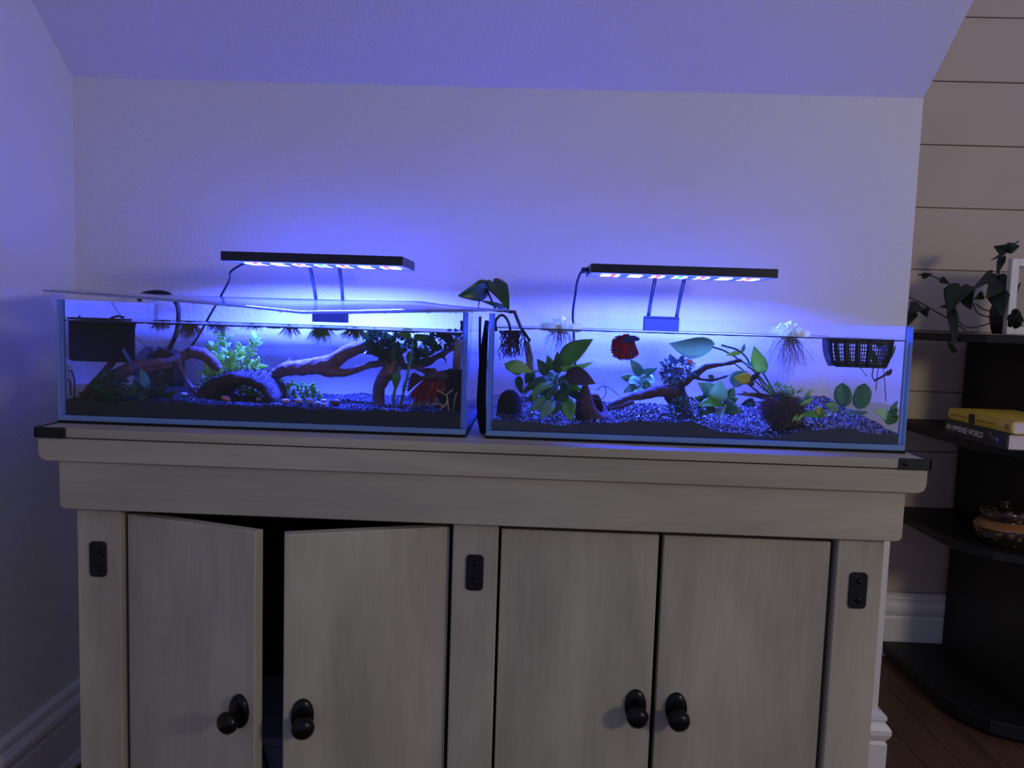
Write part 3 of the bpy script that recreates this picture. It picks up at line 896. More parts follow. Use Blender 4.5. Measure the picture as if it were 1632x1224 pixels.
rg = random.Random(21)
def dark_clump(label, cs, n, m_=m_greend, ls=.010, lw=.007, name='epiphyte_plant'):
    c0 = cs[0][0]
    t = thing(name, label, 'plant', c0)
    w = MB()
    for c, rx, ry, rz in cs: clump(w, c, rx, ry, rz, n, ls, lw, rg)
    o = w.build('foliage', m_, t); o['kind'] = 'stuff'
    return t
dark_clump('dark small-leaved plant clump where the large forked driftwood divides', [(P(605, 548, .14), .022, .02, .016), (P(620, 560, .13), .020, .016, .014), (P(598, 538, .15), .018, .02, .008), (P(638, 545, .14), .016, .02, .013)], 170)
dark_clump('dark small-leaved plant clump on the driftwood tip beside the beige tube', [(P(675, 552, .15), .022, .018, .015), (P(700, 545, .16), .020, .02, .012), (P(724, 540, .17), .014, .018, .011), (P(668, 568, .15), .012, .012, .012)], 150)

# mossy arch
ac = P(385, 655, .14)
t = thing('arch_hide', 'dark mossy half-log arch standing on the gravel', 'aquarium ornament', (ac.x, .14, TB + .028))
w = MB()
na, nl = 26, 9
cx = P(388, 640, .13).x
zb = TB + 0.022
Ro, Ri = S(63, .13), S(43, .13)
zo_, zi_ = P(384, 592, .13).z - zb, P(384, 609, .13).z - zb
rg = random.Random(31)
ring = []
for j in range(nl):
    yy = .085 + .11 * j / (nl - 1)
    row_o, row_i = [], []
    for k in range(na + 1):
        a = math.pi * k / na
        jo = 1 + rg.uniform(-.035, .035)
        row_o.append((cx + Ro * math.cos(a) * jo, yy, zb + zo_ * max(0.0, math.sin(a)) ** .9 * jo))
        row_i.append((cx + S(6, .13) + Ri * math.cos(a) * (1 + rg.uniform(-.05, .05)), yy, zb + zi_ * max(0.0, math.sin(a)) ** .9))
    ring.append((row_o, row_i))
C_ = na + 1
for o_, i_ in ring: w.v += o_ + i_
for j in range(nl - 1):
    for k in range(na):
        a = j * 2 * C_ + k; b = a + 2 * C_
        w.f.append((a, a + 1, b + 1, b)); w.m.append(0)
        a += C_; b += C_
        w.f.append((a, b, b + 1, a + 1)); w.m.append(0)
for j, fl_ in ((0, False), (nl - 1, True)):
    for k in range(na):
        a = j * 2 * C_ + k
        q = (a, a + C_, a + C_ + 1, a + 1)
        w.f.append(q[::-1] if fl_ else q); w.m.append(0)
o = w.build('log_shell', m_bark, t)
s2 = o.modifiers.new('subdivide', 'SUBSURF'); s2.levels = 1; s2.render_levels = 1
tx = bpy.data.textures.new('arch_bark', 'CLOUDS'); tx.noise_scale = 0.012; tx.noise_depth = 3
dm = o.modifiers.new('bark', 'DISPLACE'); dm.texture = tx; dm.strength = 0.006; dm.mid_level = 0.5
w = MB()
for k in range(260):
    a = rg.uniform(0.25, 2.9); yy = rg.uniform(.085, .19)
    p = Vector((cx + Ro * math.cos(a), yy, zb + zo_ * math.sin(a)))
    d = Vector((math.cos(a), rg.uniform(-.5, .5), math.sin(a))) * rg.uniform(.003, .008)
    q = p + d + Vector((rg.uniform(-.002, .002), 0, rg.uniform(-.002, .002)))
    w.tube([p, q], [.0006, .0002], 3, caps=False)
o = w.build('moss', m_moss, t); o['kind'] = 'stuff'

# bright branching fern behind the arch
def fern(name, label, base, fronds, m_, n_side=8, seed=1, leafw=4.0, cat='plant'):
    t = thing(name, label, cat, base)
    rg = random.Random(seed)
    for pts, r in fronds:
        V = [P(*q) for q in pts]
        w = MB(); w.tube(V, [S(1.6, V[0].y)] * (len(V) - 1) + [S(.7, V[0].y)], 5)
        for k in range(n_side):
            u = 0.2 + 0.8 * k / n_side
            f_ = u * (len(V) - 1); i = min(int(f_), len(V) - 2)
            p = V[i].lerp(V[i + 1], f_ - i)
            d = (V[i + 1] - V[i]).normalized()
            sgn = 1 if k % 2 else -1
            sd = Vector((d.z, 0, -d.x)) * sgn
            L = S(r, p.y) * rg.uniform(.6, 1.15)
            q = p + (sd * .8 + d * .75 + Vector((0, rg.uniform(-.6, .6), 0))).normalized() * L
            w.leaf(p, q, S(leafw, p.y) * rg.uniform(.8, 1.3), .1, .2, rg.uniform(-.8, .8), 'lance', n=5)
        w.build('frond', m_, t)
    return t
fr = []
for (pts) in ([(362, 606, .19), (348, 575, .19), (340, 548, .185)], [(366, 606, .20), (362, 572, .2), (358, 540, .2), (352, 531, .2)],
              [(372, 606, .19), (376, 575, .19), (384, 552, .19)], [(376, 606, .20), (390, 580, .2), (402, 556, .2), (408, 538, .2)],
              [(360, 606, .18), (342, 588, .175), (330, 570, .17)], [(368, 606, .17), (368, 580, .165), (364, 560, .16)],
              [(355, 610, .17), (338, 600, .165), (326, 592, .16)], [(378, 606, .18), (398, 590, .18), (414, 578, .18)]):
    fr.append((pts, 16))
fern('java_fern', 'bright green branching fern growing behind the mossy arch', Vector((P(368, 640, .19).x, .19, gz('L', P(368, 640, .19).x, .19))), fr, m_greenl, 13, 3, 7.5)
fern('branching_waterweed', 'thin dark-stemmed weed at the foot of the mossy arch, fern side', G('L', 322, 640, .12),
     [([(330, 640, .13), (326, 615, .13), (322, 590, .13)], 9), ([(332, 640, .12), (318, 622, .12), (312, 606, .12)], 8)], m_blueg, 8, 4, 4.0)
fern('broad_tuft', 'bright broad-leaved tuft inside the mossy arch opening', G('L', 392, 640, .16),
     [([(388, 634, .17), (396, 622, .17), (412, 614, .17)], 12), ([(386, 634, .17), (384, 622, .17), (382, 612, .17)], 9), ([(392, 634, .17), (404, 626, .17), (418, 622, .17)], 12)], m_greenl, 6, 5, 8.0)
fern('stem_weed', 'small leafy weed at the spiked end of the large driftwood', G('L', 442, 640, .17),
     [([(446, 640, .17), (444, 615, .17), (434, 588, .17)], 8), ([(448, 640, .17), (452, 618, .17), (446, 600, .17)], 8), ([(450, 640, .16), (456, 625, .16), (462, 612, .16)], 7)], m_green, 10, 6, 5.0)
fern('creeping_weed', 'creeping weed with tiny leaves behind the row of pebbles', G('L', 490, 640, .17),
     [([(488, 640, .17), (478, 622, .17), (464, 608, .17)], 7), ([(492, 640, .17), (490, 622, .17), (480, 612, .17)], 7), ([(498, 640, .17), (500, 626, .17), (497, 614, .17)], 8), ([(502, 642, .17), (512, 630, .17), (494, 612, .17)], 6), ([(484, 642, .16), (472, 634, .16), (466, 624, .16)], 7)], m_green, 10, 7, 5.0)

# dark broad-leaved plant by the branch
plant('anubias', 'dark broad-leaved plant under the driftwood branch', 'plant', G('L', 240, 640, .10),
      [(232, 632, .10, 268, 612, .08, 28, m_greend, 'heart', .4), (228, 636, .10, 214, 606, .09, 26, m_greend, 'ovate', -.3), (236, 636, .10, 282, 622, .09, 24, m_greend, 'ovate', .6),
       (226, 638, .10, 196, 622, .08, 22, m_greend, 'ovate', .2), (230, 630, .11, 222, 586, .10, 24, m_blueg, 'ovate', .8), (236, 640, .09, 262, 640, .07, 20, m_greend, 'ovate', .5),
       (240, 604, .11, 276, 594, .10, 9, m_greend, 'lance', .9)],
      [([(232, 648, .10), (232, 628, .10), (246, 600, .11), (258, 594, .11)], 1.6)], m_greend)
t = thing('tangled_plant', 'dark tangled plant in the corner under the filter box', 'plant', G('L', 140, 640, .08))
w = MB(); rg = random.Random(41)
for cxp, cyp, rx in ((120, 640, .03), (160, 636, .035), (195, 634, .03), (110, 622, .015), (175, 614, .016)):
    clump(w, P(cxp, cyp, .04), rx, .026, .016, 150, .011, .006, rg)
o = w.build('foliage', m_greend, t); o['kind'] = 'stuff'
w = MB()
for pts in ([(118, 640, .02), (119, 606, .02), (114, 590, .02), (109, 592, .018)], [(113, 630, .015), (112, 608, .015), (108, 604, .014)], [(182, 618, .05), (194, 604, .05), (204, 592, .05)]):
    w.tube([P(*q) for q in pts], .0012, 5)
w.build('stems', m_rootd, t)

# pebbles
def pebble(label, x, y, Y, wp, hp, rgb, name='pebble', tilt=0.0):
    c = P(x, y, Y)
    rg = random.Random(int(x))
    w = MB(); w.ball((0, 0, 0), S(wp, Y) / 2, S(wp, Y) * .38, S(hp, Y) / 2, 14, 9, jit=.03, rg=rg)
    rot = Matrix.Rotation(tilt, 3, 'Y')
    gzv = gz('L', c.x, Y)
    cz = gzv + S(hp, Y) * .38
    w.v = [tuple(rot @ Vector(v) + Vector((c.x, Y, cz))) for v in w.v]
    props(w.build(name, pebble_mat('pebble_%d' % int(x), rgb)), label, 'pebble', 'smooth pebbles on the gravel')
pebble('orange elongated pebble at the mouth of the mossy arch', 360, 642, .075, 17, 9, (214, 128, 100), tilt=.35)
pebble('white round pebble inside the mossy arch', 413, 634, .11, 11, 7, (232, 214, 210))
pebble('pink pointed pebble just outside the mossy arch', 455, 648, .07, 16, 9, (206, 150, 148))
pebble('peach blocky pebble second in the row from the arch', 476, 649, .065, 14, 8, (214, 170, 154))
pebble('lavender grey pebble third in the row from the arch', 493, 652, .06, 14, 10, (176, 170, 206))
pebble('small cream pebble touching the lavender pebble', 506, 650, .065, 10, 6, (216, 204, 190))
pebble('small grey-white pebble at the back of the pebble row', 516, 645, .09, 10, 6, (196, 192, 200))
pebble('small white pebble at the front of the pebble row', 516, 652, .058, 9, 5, (224, 212, 204))
pebble('brown pointed pebble last in the row from the arch', 534, 650, .07, 20, 10, (110, 84, 92))
pebble('pale pebble beside the dark broad-leaved plant', 293, 636, .12, 12, 6, (206, 196, 190))
pebble('tiny pale pebble on the gravel before the forked driftwood foot', 612, 661, .03, 5, 4, (210, 214, 224))

# long-stemmed plant beside the driftwood foot
plant('tall_stem_plant', 'tall plant with pale stems between the driftwood foot and the red fish', 'plant', G('L', 632, 650, .10),
      [(632, 596, .10, 631, 622, .10, 16, m_green, 'heart', .2), (652, 560, .11, 656, 583, .11, 13, m_greend, 'lance', .2), (629, 552, .11, 627, 575, .11, 12, m_greend, 'lance', .3), (660, 530, .11, 640, 526, .10, 12, m_greenl, 'ovate', 1.0),
       (655, 536, .11, 634, 532, .10, 13, m_greenl, 'ovate', .4), (660, 538, .11, 682, 534, .10, 13, m_green, 'ovate', .4)],  # bright top leaves here and just above imitate a reflection near the surface
      [([(630, 655, .10), (627, 635, .10), (632, 610, .10), (637, 585, .10)], 2.4), ([(634, 655, .10), (642, 630, .10), (650, 596, .10), (656, 560, .11), (658, 540, .11)], 2.0), ([(634, 652, .10), (643, 636, .10), (642, 618, .10), (650, 598, .10)], 1.2)], m_blueg)
# pale dead roots on the gravel
t = thing('pale_root_tangle', 'pale stringy root tangle on the gravel below the red fish', 'roots', G('L', 680, 650, .09))
w = MB(); rg = random.Random(51)
for k in range(26):
    x = rg.uniform(645, 690); y = rg.uniform(640, 652)
    pts = []
    dx = rg.uniform(14, 34)
    for i in range(5):
        u = i / 4
        q = P(x + dx * u, y, .09 + rg.uniform(-.01, .01)); q.z = max(gz('L', q.x, q.y) + .0015, q.z) + .006 * math.sin(u * 3.1) * rg.uniform(.2, 1)
        pts.append(q)
    w.tube(pts, [.0012, .0016, .0016, .0012, .0006], 4, caps=False)
for pts in ([(715, 655, .05), (712, 630, .05), (697, 622, .05)], [(712, 628, .05), (722, 621, .05)], [(722, 655, .05), (725, 635, .05), (728, 625, .05)], [(700, 653, .05), (710, 645, .05), (714, 636, .05)]):
    w.tube([P(*q) for q in pts], [.0012] * len(pts), 4)
o = w.build('strands', m_root, t); o['kind'] = 'stuff'

# black sponge filter with beige uplift tube
sf = thing('sponge_filter', 'black sponge filter with beige uplift tube in the aquarium corner', 'filter', G('L', 716, 650, .11))
xa, xb = P(697, 600, .09).x, P(738, 600, .09).x
xb = min(xb, .590)
zb = gz('L', .57, .10)
w = MB(); w.prism([(xa, zb - .004), (xb, zb - .004), (xb, P(715, 591, .09).z), (xa + .012, P(715, 591, .09).z), (xa, P(715, 600, .09).z)], 'y', .085, .15); w.build('sponge', m_foam, sf, smooth=False, bevel=.004)
w = MB(); cc = P(707, 600, .12)
w.ball((cc.x, .13, cc.z - .004), S(20, .12), .03, S(14, .12), 20, 10); w.build('dome', m_plastic, sf)
w = MB(); cc = P(727, 592, .11); w.tube([(cc.x, .115, cc.z - .006), (cc.x, .115, cc.z + .003)], .0085, 16); w.build('collar', m_plastic, sf)
w = MB(); w.tube([(cc.x, .115, cc.z + .002), (cc.x + .002, .115, P(730, 541, .11).z)], .0068, 16); w.build('uplift_tube', m_tubeb, sf)
w = MB(); w.tube([P(736, 527, .10), P(737, 518, .10), P(735, 511, .10)], [.003, .003, .002], 8); w.build('airline_stub', m_plastic, sf)

# ---- betta fish
def fan(w, c, a0, a1, lens, n, spread_y, seed, rag=0.0, rings=6, ripple=.004):
    """rayed fin: c origin line (list of 2 pts), angles in the X-Z plane (deg, 0=+X, 90=+Z)"""
    rg = random.Random(seed)
    c0, c1 = Vector(c[0]), Vector(c[1])
    grid = []
    for k in range(n + 1):
        u = k / n
        a = math.radians(a0 + (a1 - a0) * u)
        L = float(np.interp(u, np.linspace(0, 1, len(lens)), lens))
        L *= (1 - rag * (1 if k % 2 else 0)) * rg.uniform(.94, 1.04)
        o = c0.lerp(c1, u)
        row = []
        for i in range(rings + 1):
            v = i / rings
            row.append(o + Vector((math.cos(a) * L * v, ripple * math.sin(k * 1.1 + v * 3) * v + spread_y * v, math.sin(a) * L * v - .15 * L * v * v)))
        grid.append(row)
    w.sheet(grid, .0006)

def fish(label, pts, radii, m_body, fins, eye, group):
    t = thing('betta_fish', label, 'fish', P(*pts[0]), group)
    w = MB(); w.tube([P(*q) for q in pts], radii, 14, flat=.62)
    b = w.build('body', m_body, t)
    sm = b.modifiers.new('round', 'SUBSURF'); sm.levels = 1; sm.render_levels = 1
    for nm, m_, args in fins:
        w = MB(); fan(w, **args); w.build(nm, m_, t)
    for dy in (-1,):
        e = P(*eye[:3]); w = MB(); w.ball((e.x, e.y, e.z), .0016, .0010, .0016, 10, 6); w.build('eye', m_knob, t)
    return t
m_bdark = mat('betta_dark_body', (46, 30, 44), 0.35, rgb2=(80, 46, 56), nscale=90, bump=.3, bscale=500)
m_fred = mat('betta_red_fin', (176, 26, 34), 0.4, rgb2=(120, 20, 40), nscale=60, stretch=(1, 1, .3), transl=.5)
m_fred2 = mat('betta_bright_red_fin', (214, 30, 46), 0.4, rgb2=(170, 24, 60), nscale=70, transl=.5)
m_folive = mat('betta_olive_fin', (70, 68, 48), 0.45, rgb2=(110, 60, 52), nscale=60, transl=.4)
m_bblue = mat('betta_blue_body', (52, 70, 130), 0.3, rgb2=(84, 84, 120), nscale=90, bump=.3, bscale=500)
YFs = .06
fish('dark betta with ragged red fins swimming beside the sponge filter',
     [(719, 604, YFs), (714, 602, YFs), (706, 600, YFs), (696, 599, YFs), (686, 600, YFs), (677, 602, YFs), (670, 604, YFs)], [.0018, .0045, .0070, .0076, .0062, .0040, .0022], m_bdark,
     [('caudal_fin', m_folive, dict(c=(P(673, 601, YFs), P(673, 606, YFs)), a0=150, a1=215, lens=[.018, .022, .024, .03], n=16, spread_y=.004, seed=1, rag=.12)),
      ('dorsal_fin', m_folive, dict(c=(P(680, 598, YFs), P(697, 596, YFs)), a0=150, a1=105, lens=[.02, .016, .010], n=12, spread_y=.0, seed=2, rag=.1)),
      ('anal_fin', m_fred, dict(c=(P(676, 605, YFs), P(704, 604, YFs)), a0=222, a1=276, lens=[.036, .040, .038, .033, .022], n=26, spread_y=-.004, seed=3, rag=.28)),
      ('ventral_fin', m_fred, dict(c=(P(703, 606, YFs), P(708, 605, YFs)), a0=255, a1=285, lens=[.024, .016], n=5, spread_y=-.006, seed=4, rag=.2)),
      ('pectoral_fin', m_folive, dict(c=(P(704, 602, YFs - .006), P(704, 604, YFs - .006)), a0=170, a1=230, lens=[.009, .011], n=8, spread_y=-.004, seed=5, rag=.1))],
     (714, 601, YFs - .0036), None)
Y2 = .12
fish('red and blue betta with round ruffled fins near the water surface',
     [(1020, 541, Y2), (1016, 540, Y2), (1010, 539, Y2), (1003, 539.5, Y2), (996, 542, Y2), (990, 545, Y2)], [.0016, .0036, .0055, .0060, .0048, .0022], m_bblue,
     [('caudal_fin', m_fred2, dict(c=(P(993, 541, Y2), P(993, 547, Y2)), a0=128, a1=262, lens=[.010, .017, .020, .024, .025], n=26, spread_y=.005, seed=11, rag=.12)),
      ('anal_fin', m_fred2, dict(c=(P(992, 545, Y2), P(1011, 543, Y2)), a0=232, a1=292, lens=[.026, .028, .027, .022], n=24, spread_y=-.004, seed=12, rag=.12)),
      ('dorsal_fin', m_fred2, dict(c=(P(993, 540, Y2), P(1004, 536, Y2)), a0=160, a1=110, lens=[.012, .009, .005], n=10, spread_y=0, seed=13, rag=.1)),
      ('ventral_fin', m_bblue, dict(c=(P(1004, 545, Y2), P(1007, 544, Y2)), a0=262, a1=278, lens=[.028, .02], n=4, spread_y=-.005, seed=14, rag=.1))],
     (1015, 539, Y2 - .003), None)

# ---- floating plants in the sheet-covered tank
rg = random.Random(61)
def floater(label, x, Y, zw, rp, rl, m_r, n_hair, m_l=m_green):
    c = P(x, 520, Y); c.z = zw + .001
    t = thing('floating_plant', label, 'floating plant', c, 'small floating plants with trailing roots')
    for k in range(6):
        a = 2 * math.pi * k / 6 + rg.uniform(-.3, .3)
        tip = c + Vector((math.cos(a), math.sin(a), .04)) * S(rp * .55, Y)
        w = MB(); w.leaf(c, tip, S(rp * .45, Y), .06, .1, 0, 'round', n=5, up=(0, 0, 1)); w.build('leaf', m_l, t)
    w = MB(); hairs(w, (c.x, c.y, c.z - .0015), n_hair, S(rl, Y), S(rp * .75, Y), .00042, rg)
    o = w.build('roots', m_r, t); o['kind'] = 'stuff'
floater('floating plant with a pale root tuft above the driftwood branch', 302, .10, WL, 34, 38, m_root, 220, m_greend)
floater('floating plant above the bright fern, short pale roots', 348, .14, WL, 30, 20, m_root, 130, m_greend)
floater('floating plant next to the black filter box, short roots', 258, .10, WL, 28, 18, m_root, 110, m_greend)
floater('floating plant with wispy roots between the bright fern and the lamp clamp', 462, .12, WL, 26, 26, m_root, 90)
floater('floating plant with the yellow-green root tuft over the large driftwood', 512, .12, WL, 36, 34, m_rootg, 240, m_greenl)
floater('floating plant with short yellow-green roots over the driftwood loop', 566, .11, WL, 34, 26, m_rootg, 200, m_greenl)
floater('floating plant with dark roots above the arch', 402, .12, WL, 30, 14, m_rootd, 40, m_greend)

# ------------------------------------------------------------------ open-topped aquarium: contents
# pothos cutting climbing over the rim
pt = thing('pothos_cutting', 'pothos cutting with three broad leaves rising between the two aquariums', 'plant', P(812, 530, .10))
for (a, b, wd, m_, ti, be) in (((774, 459, .08), (729, 471, .05), 36, m_greend, -.3, .10), ((786, 450, .08), (811, 497, .04), 34, m_greend, -.35, .12), ((806, 492, .08), (764, 479, .05), 10, m_greend, .4, .05)):
    w = MB(); w.leaf(P(*a), P(*b), S(wd, a[2]), be, .2, ti, 'heart', n=12, wave=.02); w.build('leaf', mat('pothos_leaf', (44, 78, 42), .35, rgb2=(60, 100, 52), nscale=14, transl=.2) if not bpy.data.materials.get('pothos_leaf') else bpy.data.materials['pothos_leaf'], pt)
w = MB()
stem_to(w, [P(812, 497, .08), P(820, 497, .08), P(826, 512, .09), P(830, 522, .10), P(838, 534, .11), P(845, 544, .11)], .0032, .0026)
stem_to(w, [P(770, 466, .08), P(776, 462, .08), P(790, 494, .08), P(815, 498, .08)], .0016, .0018)
stem_to(w, [P(783, 452, .08), P(776, 462, .08)], .0014)
stem_to(w, [P(764, 479, .06), P(762, 492, .07), P(800, 497, .08)], .0012)
w.build('stem', m_rootd, pt)
w = MB(); rg = random.Random(71)
for k in range(46):
    x = rg.uniform(796, 836); y = 527
    pts = [P(x, y, .10)]
    for i in range(4):
        x += rg.uniform(-7, 7); y += rg.uniform(6, 15); pts.append(P(min(max(x, 787), 850), y, .10 + rg.uniform(-.02, .03)))
    w.tube(pts, [.0011, .001, .0009, .0007, .0004], 4, caps=False)
o = w.build('roots', m_rootd, pt); o['kind'] = 'stuff'
w = MB(); w.tube(curve([P(791, 528, .06), P(790, 512, .06), P(798, 502.5, .06), P(806, 506, .06), P(812, 518, .06), P(813, 530, .06), P(812, 560, .06)]), 0.0021, 8)
props(w.build('air_tube', m_rubber), 'black air tube arching above the water behind the pothos roots', 'tube')
w = MB(); w.tube([P(838, 544, .13), P(843, 565, .13), P(846, 590, .13), P(849, 620, .13)], [.0055, .006, .0062, .006], 14)
props(w.build('uplift_tube', m_tubeb), 'beige tube standing behind the broad-leaved plant', 'tube')
# round black cave
cv = G('R', 808, 640, .10)
w = MB(); w.lathe([(S(20, .10), -.012), (S(20.5, .10), .004), (S(18.5, .10), .017), (S(14, .10), .027), (S(7, .10), .033), (0, .034)], (cv.x + .004, .10, cv.z), 24)
o = w.build('cave_dome', m_foam, base=(cv.x, .10, cv.z)); props(o, 'round black dome cave behind the corner of the glinting gravel', 'aquarium ornament')

YP = .10
plant('broad_leaved_plant', 'big broad-leaved green plant near the water lettuce roots', 'plant', G('R', 870, 650, YP),
      [(832, 592, .07, 803, 580, .06, 22, m_green, 'ovate', .3), (830, 590, .07, 850, 570, .06, 5, m_green, 'lance', .4), (806, 582, .065, 849, 594, .06, 24, m_greenl, 'ovate', -.5),
       (893, 578, .08, 946, 541, .06, 34, m_green, 'ovate', -.35), (890, 588, .08, 945, 576, .06, 16, m_greenl, 'ovate', .8), (903, 594, .07, 949, 612, .05, 30, m_purp, 'ovate', -.2),
       (872, 596, .08, 856, 572, .07, 18, m_greend, 'ovate', .1), (888, 594, .08, 888, 560, .07, 17, m_greend, 'ovate', .2), (880, 590, .09, 872, 566, .09, 14, m_green, 'ovate', .1),
       (880, 610, .08, 846, 632, .05, 20, m_green, 'ovate', .7), (886, 612, .08, 872, 640, .05, 24, m_greend, 'ovate', .4), (892, 610, .08, 905, 642, .05, 26, m_greend, 'ovate', .2),
       (872, 600, .09, 830, 628, .07, 14, m_greend, 'lance', .3), (900, 606, .09, 928, 622, .07, 20, m_green, 'ovate', .5), (880, 636, .06, 845, 656, .035, 26, m_blueg, 'ovate', .5),
       (902, 636, .06, 912, 672, .03, 28, m_green, 'ovate', .1), (888, 640, .06, 880, 664, .035, 24, m_greend, 'ovate', .3), (862, 622, .08, 850, 640, .05, 12, m_greenl, 'lance', .8),
       (868, 604, .10, 852, 622, .09, 22, m_greend, 'ovate', .3), (894, 600, .10, 914, 628, .09, 24, m_greend, 'ovate', -.2), (876, 616, .09, 862, 646, .07, 24, m_greend, 'ovate', .2), (896, 622, .09, 892, 652, .07, 24, m_greend, 'ovate', -.2),
       (866, 630, .08, 838, 640, .06, 18, m_greend, 'ovate', .5), (906, 618, .10, 930, 636, .09, 18, m_greend, 'ovate', .4), (884, 602, .11, 862, 596, .10, 18, m_blueg, 'ovate', .4), (880, 640, .05, 862, 668, .03, 22, m_blueg, 'ovate', .2), (826, 600, .10, 832, 628, .09, 14, m_greend, 'ovate', .3), (850, 592, .11, 838, 612, .10, 18, m_greend, 'ovate', .3)],
      [([(884, 650, .09), (884, 620, .09), (888, 596, .08)], 2.6), ([(884, 610, .085), (866, 592, .08), (836, 594, .07)], 1.4), ([(886, 600, .085), (900, 586, .08), (918, 575, .07)], 1.4), ([(880, 640, .08), (850, 620, .08), (834, 630, .08)], 1.5)], m_blueg)
# coconut hide
ch_ = G('R', 945, 650, .07)
t = thing('coconut_hide', 'purple-brown coconut shell hide with a pointed broken rim', 'aquarium ornament', ch_)
w = MB(); n = 28; zc = [0.0, .012, .022, .030, .038, .046]
zrow = []
for j, h in enumerate(zc):
    for k in range(n):
        a = 2 * math.pi * k / n
        r = S(27, .07) * (1.0, 1.03, 1.0, .92, .78, .6)[j]
        # broken rim: high peak toward -X front, low opening toward +X
        rim = .040 + .020 * max(0, math.cos(a - math.radians(205))) ** 2 - .026 * max(0, math.cos(a - math.radians(-35))) ** 1.2
        hh = h / .046 * rim
        w.v.append((ch_.x + r * math.cos(a) * 1.0, .075 + r * .9 * math.sin(a), ch_.z - .006 + hh))
for j in range(len(zc) - 1):
    for k in range(n):
        a = j * n + k; b = j * n + (k + 1) % n
        w.f.append((a, b, b + n, a + n)); w.m.append(0)
o = w.build('shell', m_coco, t)
so = o.modifiers.new('thick', 'SOLIDIFY'); so.thickness = .004
w = MB(); pr_ = [P(951, 622, .09), P(962, 615, .09), P(966, 626, .09), P(958, 637, .08), P(944, 634, .07), P(932, 628, .06)]
w.tube(curve(pr_), .0007, 5); w.tube([P(962, 615, .10), P(975, 620, .10), P(988, 633, .10)], .0006, 5)
o = w.build('loose_root', m_rootd, t)

# water lettuces
def lettuce(label, x, y, Y, spec, roots, m_l, side='R', rlen=40, nh=110):
    c = P(x, y, Y); c.z = WR + .0005
    t = thing('water_lettuce', label, 'floating plant', c, 'white water lettuce rosettes')
    for (tx_, ty_, dY, wp) in spec:
        tip = P(tx_, ty_, Y + dY)
        tip.z = max(tip.z, WR + .002)
        b = c + (tip - c) * .08
        w = MB(); w.leaf(b, tip, S(wp, Y), .10, .30, 0, 'fan', n=8, wave=.05, th=.0012); w.build('leaf', m_l, t)
    w = MB(); rg = random.Random(int(x)); hairs(w, (c.x, c.y, c.z - .002), nh, S(rlen, Y), S(roots, Y), .00032, rg, segs=4)
    o = w.build('roots', m_root, t); o['kind'] = 'stuff'
lettuce('white water lettuce floating above the broad-leaved plant', 893, 529, .11,
        [(861, 520, .0, 12), (869, 511, .01, 13), (889, 508, .02, 17), (902, 509, .01, 20), (912, 514, -.01, 18), (927, 522, -.01, 14), (878, 519, -.03, 16), (906, 521, -.035, 18), (872, 527, -.02, 16), (918, 526, .03, 12), (893, 516, .05, 16)], 30, m_white, rlen=46, nh=90)
lettuce('white water lettuce with long roots beside the perforated basket', 1258, 535, .10,
        [(1226, 526, .0, 12), (1240, 520, .01, 16), (1253, 516, .02, 20), (1264, 517, .02, 18), (1280, 528, 0, 14), (1290, 532, .01, 10), (1245, 528, -.03, 18), (1270, 529, -.03, 16)], 40, m_white, rlen=84, nh=110)

# small anubias behind the twig
plant('small_anubias', 'small plant with rounded blue-green leaves behind the dark driftwood arm', 'plant', G('R', 1022, 645, .17),
      [(1022, 598, .17, 1004, 572, .16, 18, m_blueg, 'ovate', .2), (1026, 594, .17, 1048, 586, .15, 13, m_blueg, 'ovate', .3), (1008, 602, .17, 988, 600, .16, 14, m_blueg, 'ovate', -.3),
       (1018, 606, .17, 1000, 612, .15, 18, m_blueg, 'ovate', .5), (1024, 600, .17, 1044, 612, .15, 19, m_pale, 'ovate', -.5), (1026, 608, .16, 1040, 620, .14, 18, m_green, 'ovate', .4),
       (1012, 614, .16, 994, 626, .15, 15, m_blueg, 'ovate', .2), (1020, 616, .16, 1012, 630, .14, 13, m_green, 'ovate', .6), (1030, 596, .18, 1040, 598, .17, 14, m_pale, 'ovate', .9)],
      [([(1020, 640, .17), (1020, 615, .17), (1022, 596, .17)], 1.4), ([(1020, 626, .17), (1010, 604, .17)], 1.0), ([(1021, 615, .17), (1028, 594, .17)], 1.0)], m_pale)

# dark driftwood
w = MB()
w.tube([P(968, 650, .10), P(985, 642, .105), P(1005, 634, .11), P(1022, 630, .115), P(1042, 624, .12), P(1062, 623, .125), P(1080, 628, .13)], [.004, .0055, .0062, .0075, .0095, .0105, .011], 12)
w.tube([P(970, 652, .095), P(990, 648, .10), P(1010, 640, .105)], [.0025, .0038, .004], 10)
w.tube([P(1080, 585, .14), P(1079, 600, .14), P(1080, 618, .135), P(1084, 636, .13), P(1090, 655, .12), P(1094, 672, .11)], [.009, .011, .0115, .013, .014, .014], 14)
w.tube([P(1072, 640, .13), P(1062, 632, .125)], [.008, .006], 10)
w.tube([P(1088, 612, .13), P(1102, 602, .125), P(1114, 592, .12), P(1124, 585, .115), P(1142, 582, .11), P(1162, 579, .105), P(1178, 574, .10), P(1185, 576, .10)], [.006, .0058, .0052, .0055, .0042, .0038, .0032, .0012], 12)
w.tube([P(1106, 601, .12), P(1118, 605, .115), P(1134, 606, .11), P(1150, 602, .105), P(1165, 597, .10)], [.0028, .0024, .0026, .0022, .0012], 10)
props(fuse(w.build('dark_driftwood', m_driftd), 0.0017, 0.004, 0.012), 'dark driftwood stump with twigs in the open-topped aquarium', 'driftwood')
m_curly = mat('grey_green_leaf', (64, 84, 74), 0.5, rgb2=(104, 124, 104), nscale=40, transl=.15)
rg = random.Random(81)
t = thing('curly_plant', 'clump of small curly grey-green leaves on top of the dark driftwood', 'plant', P(1080, 605, .13))
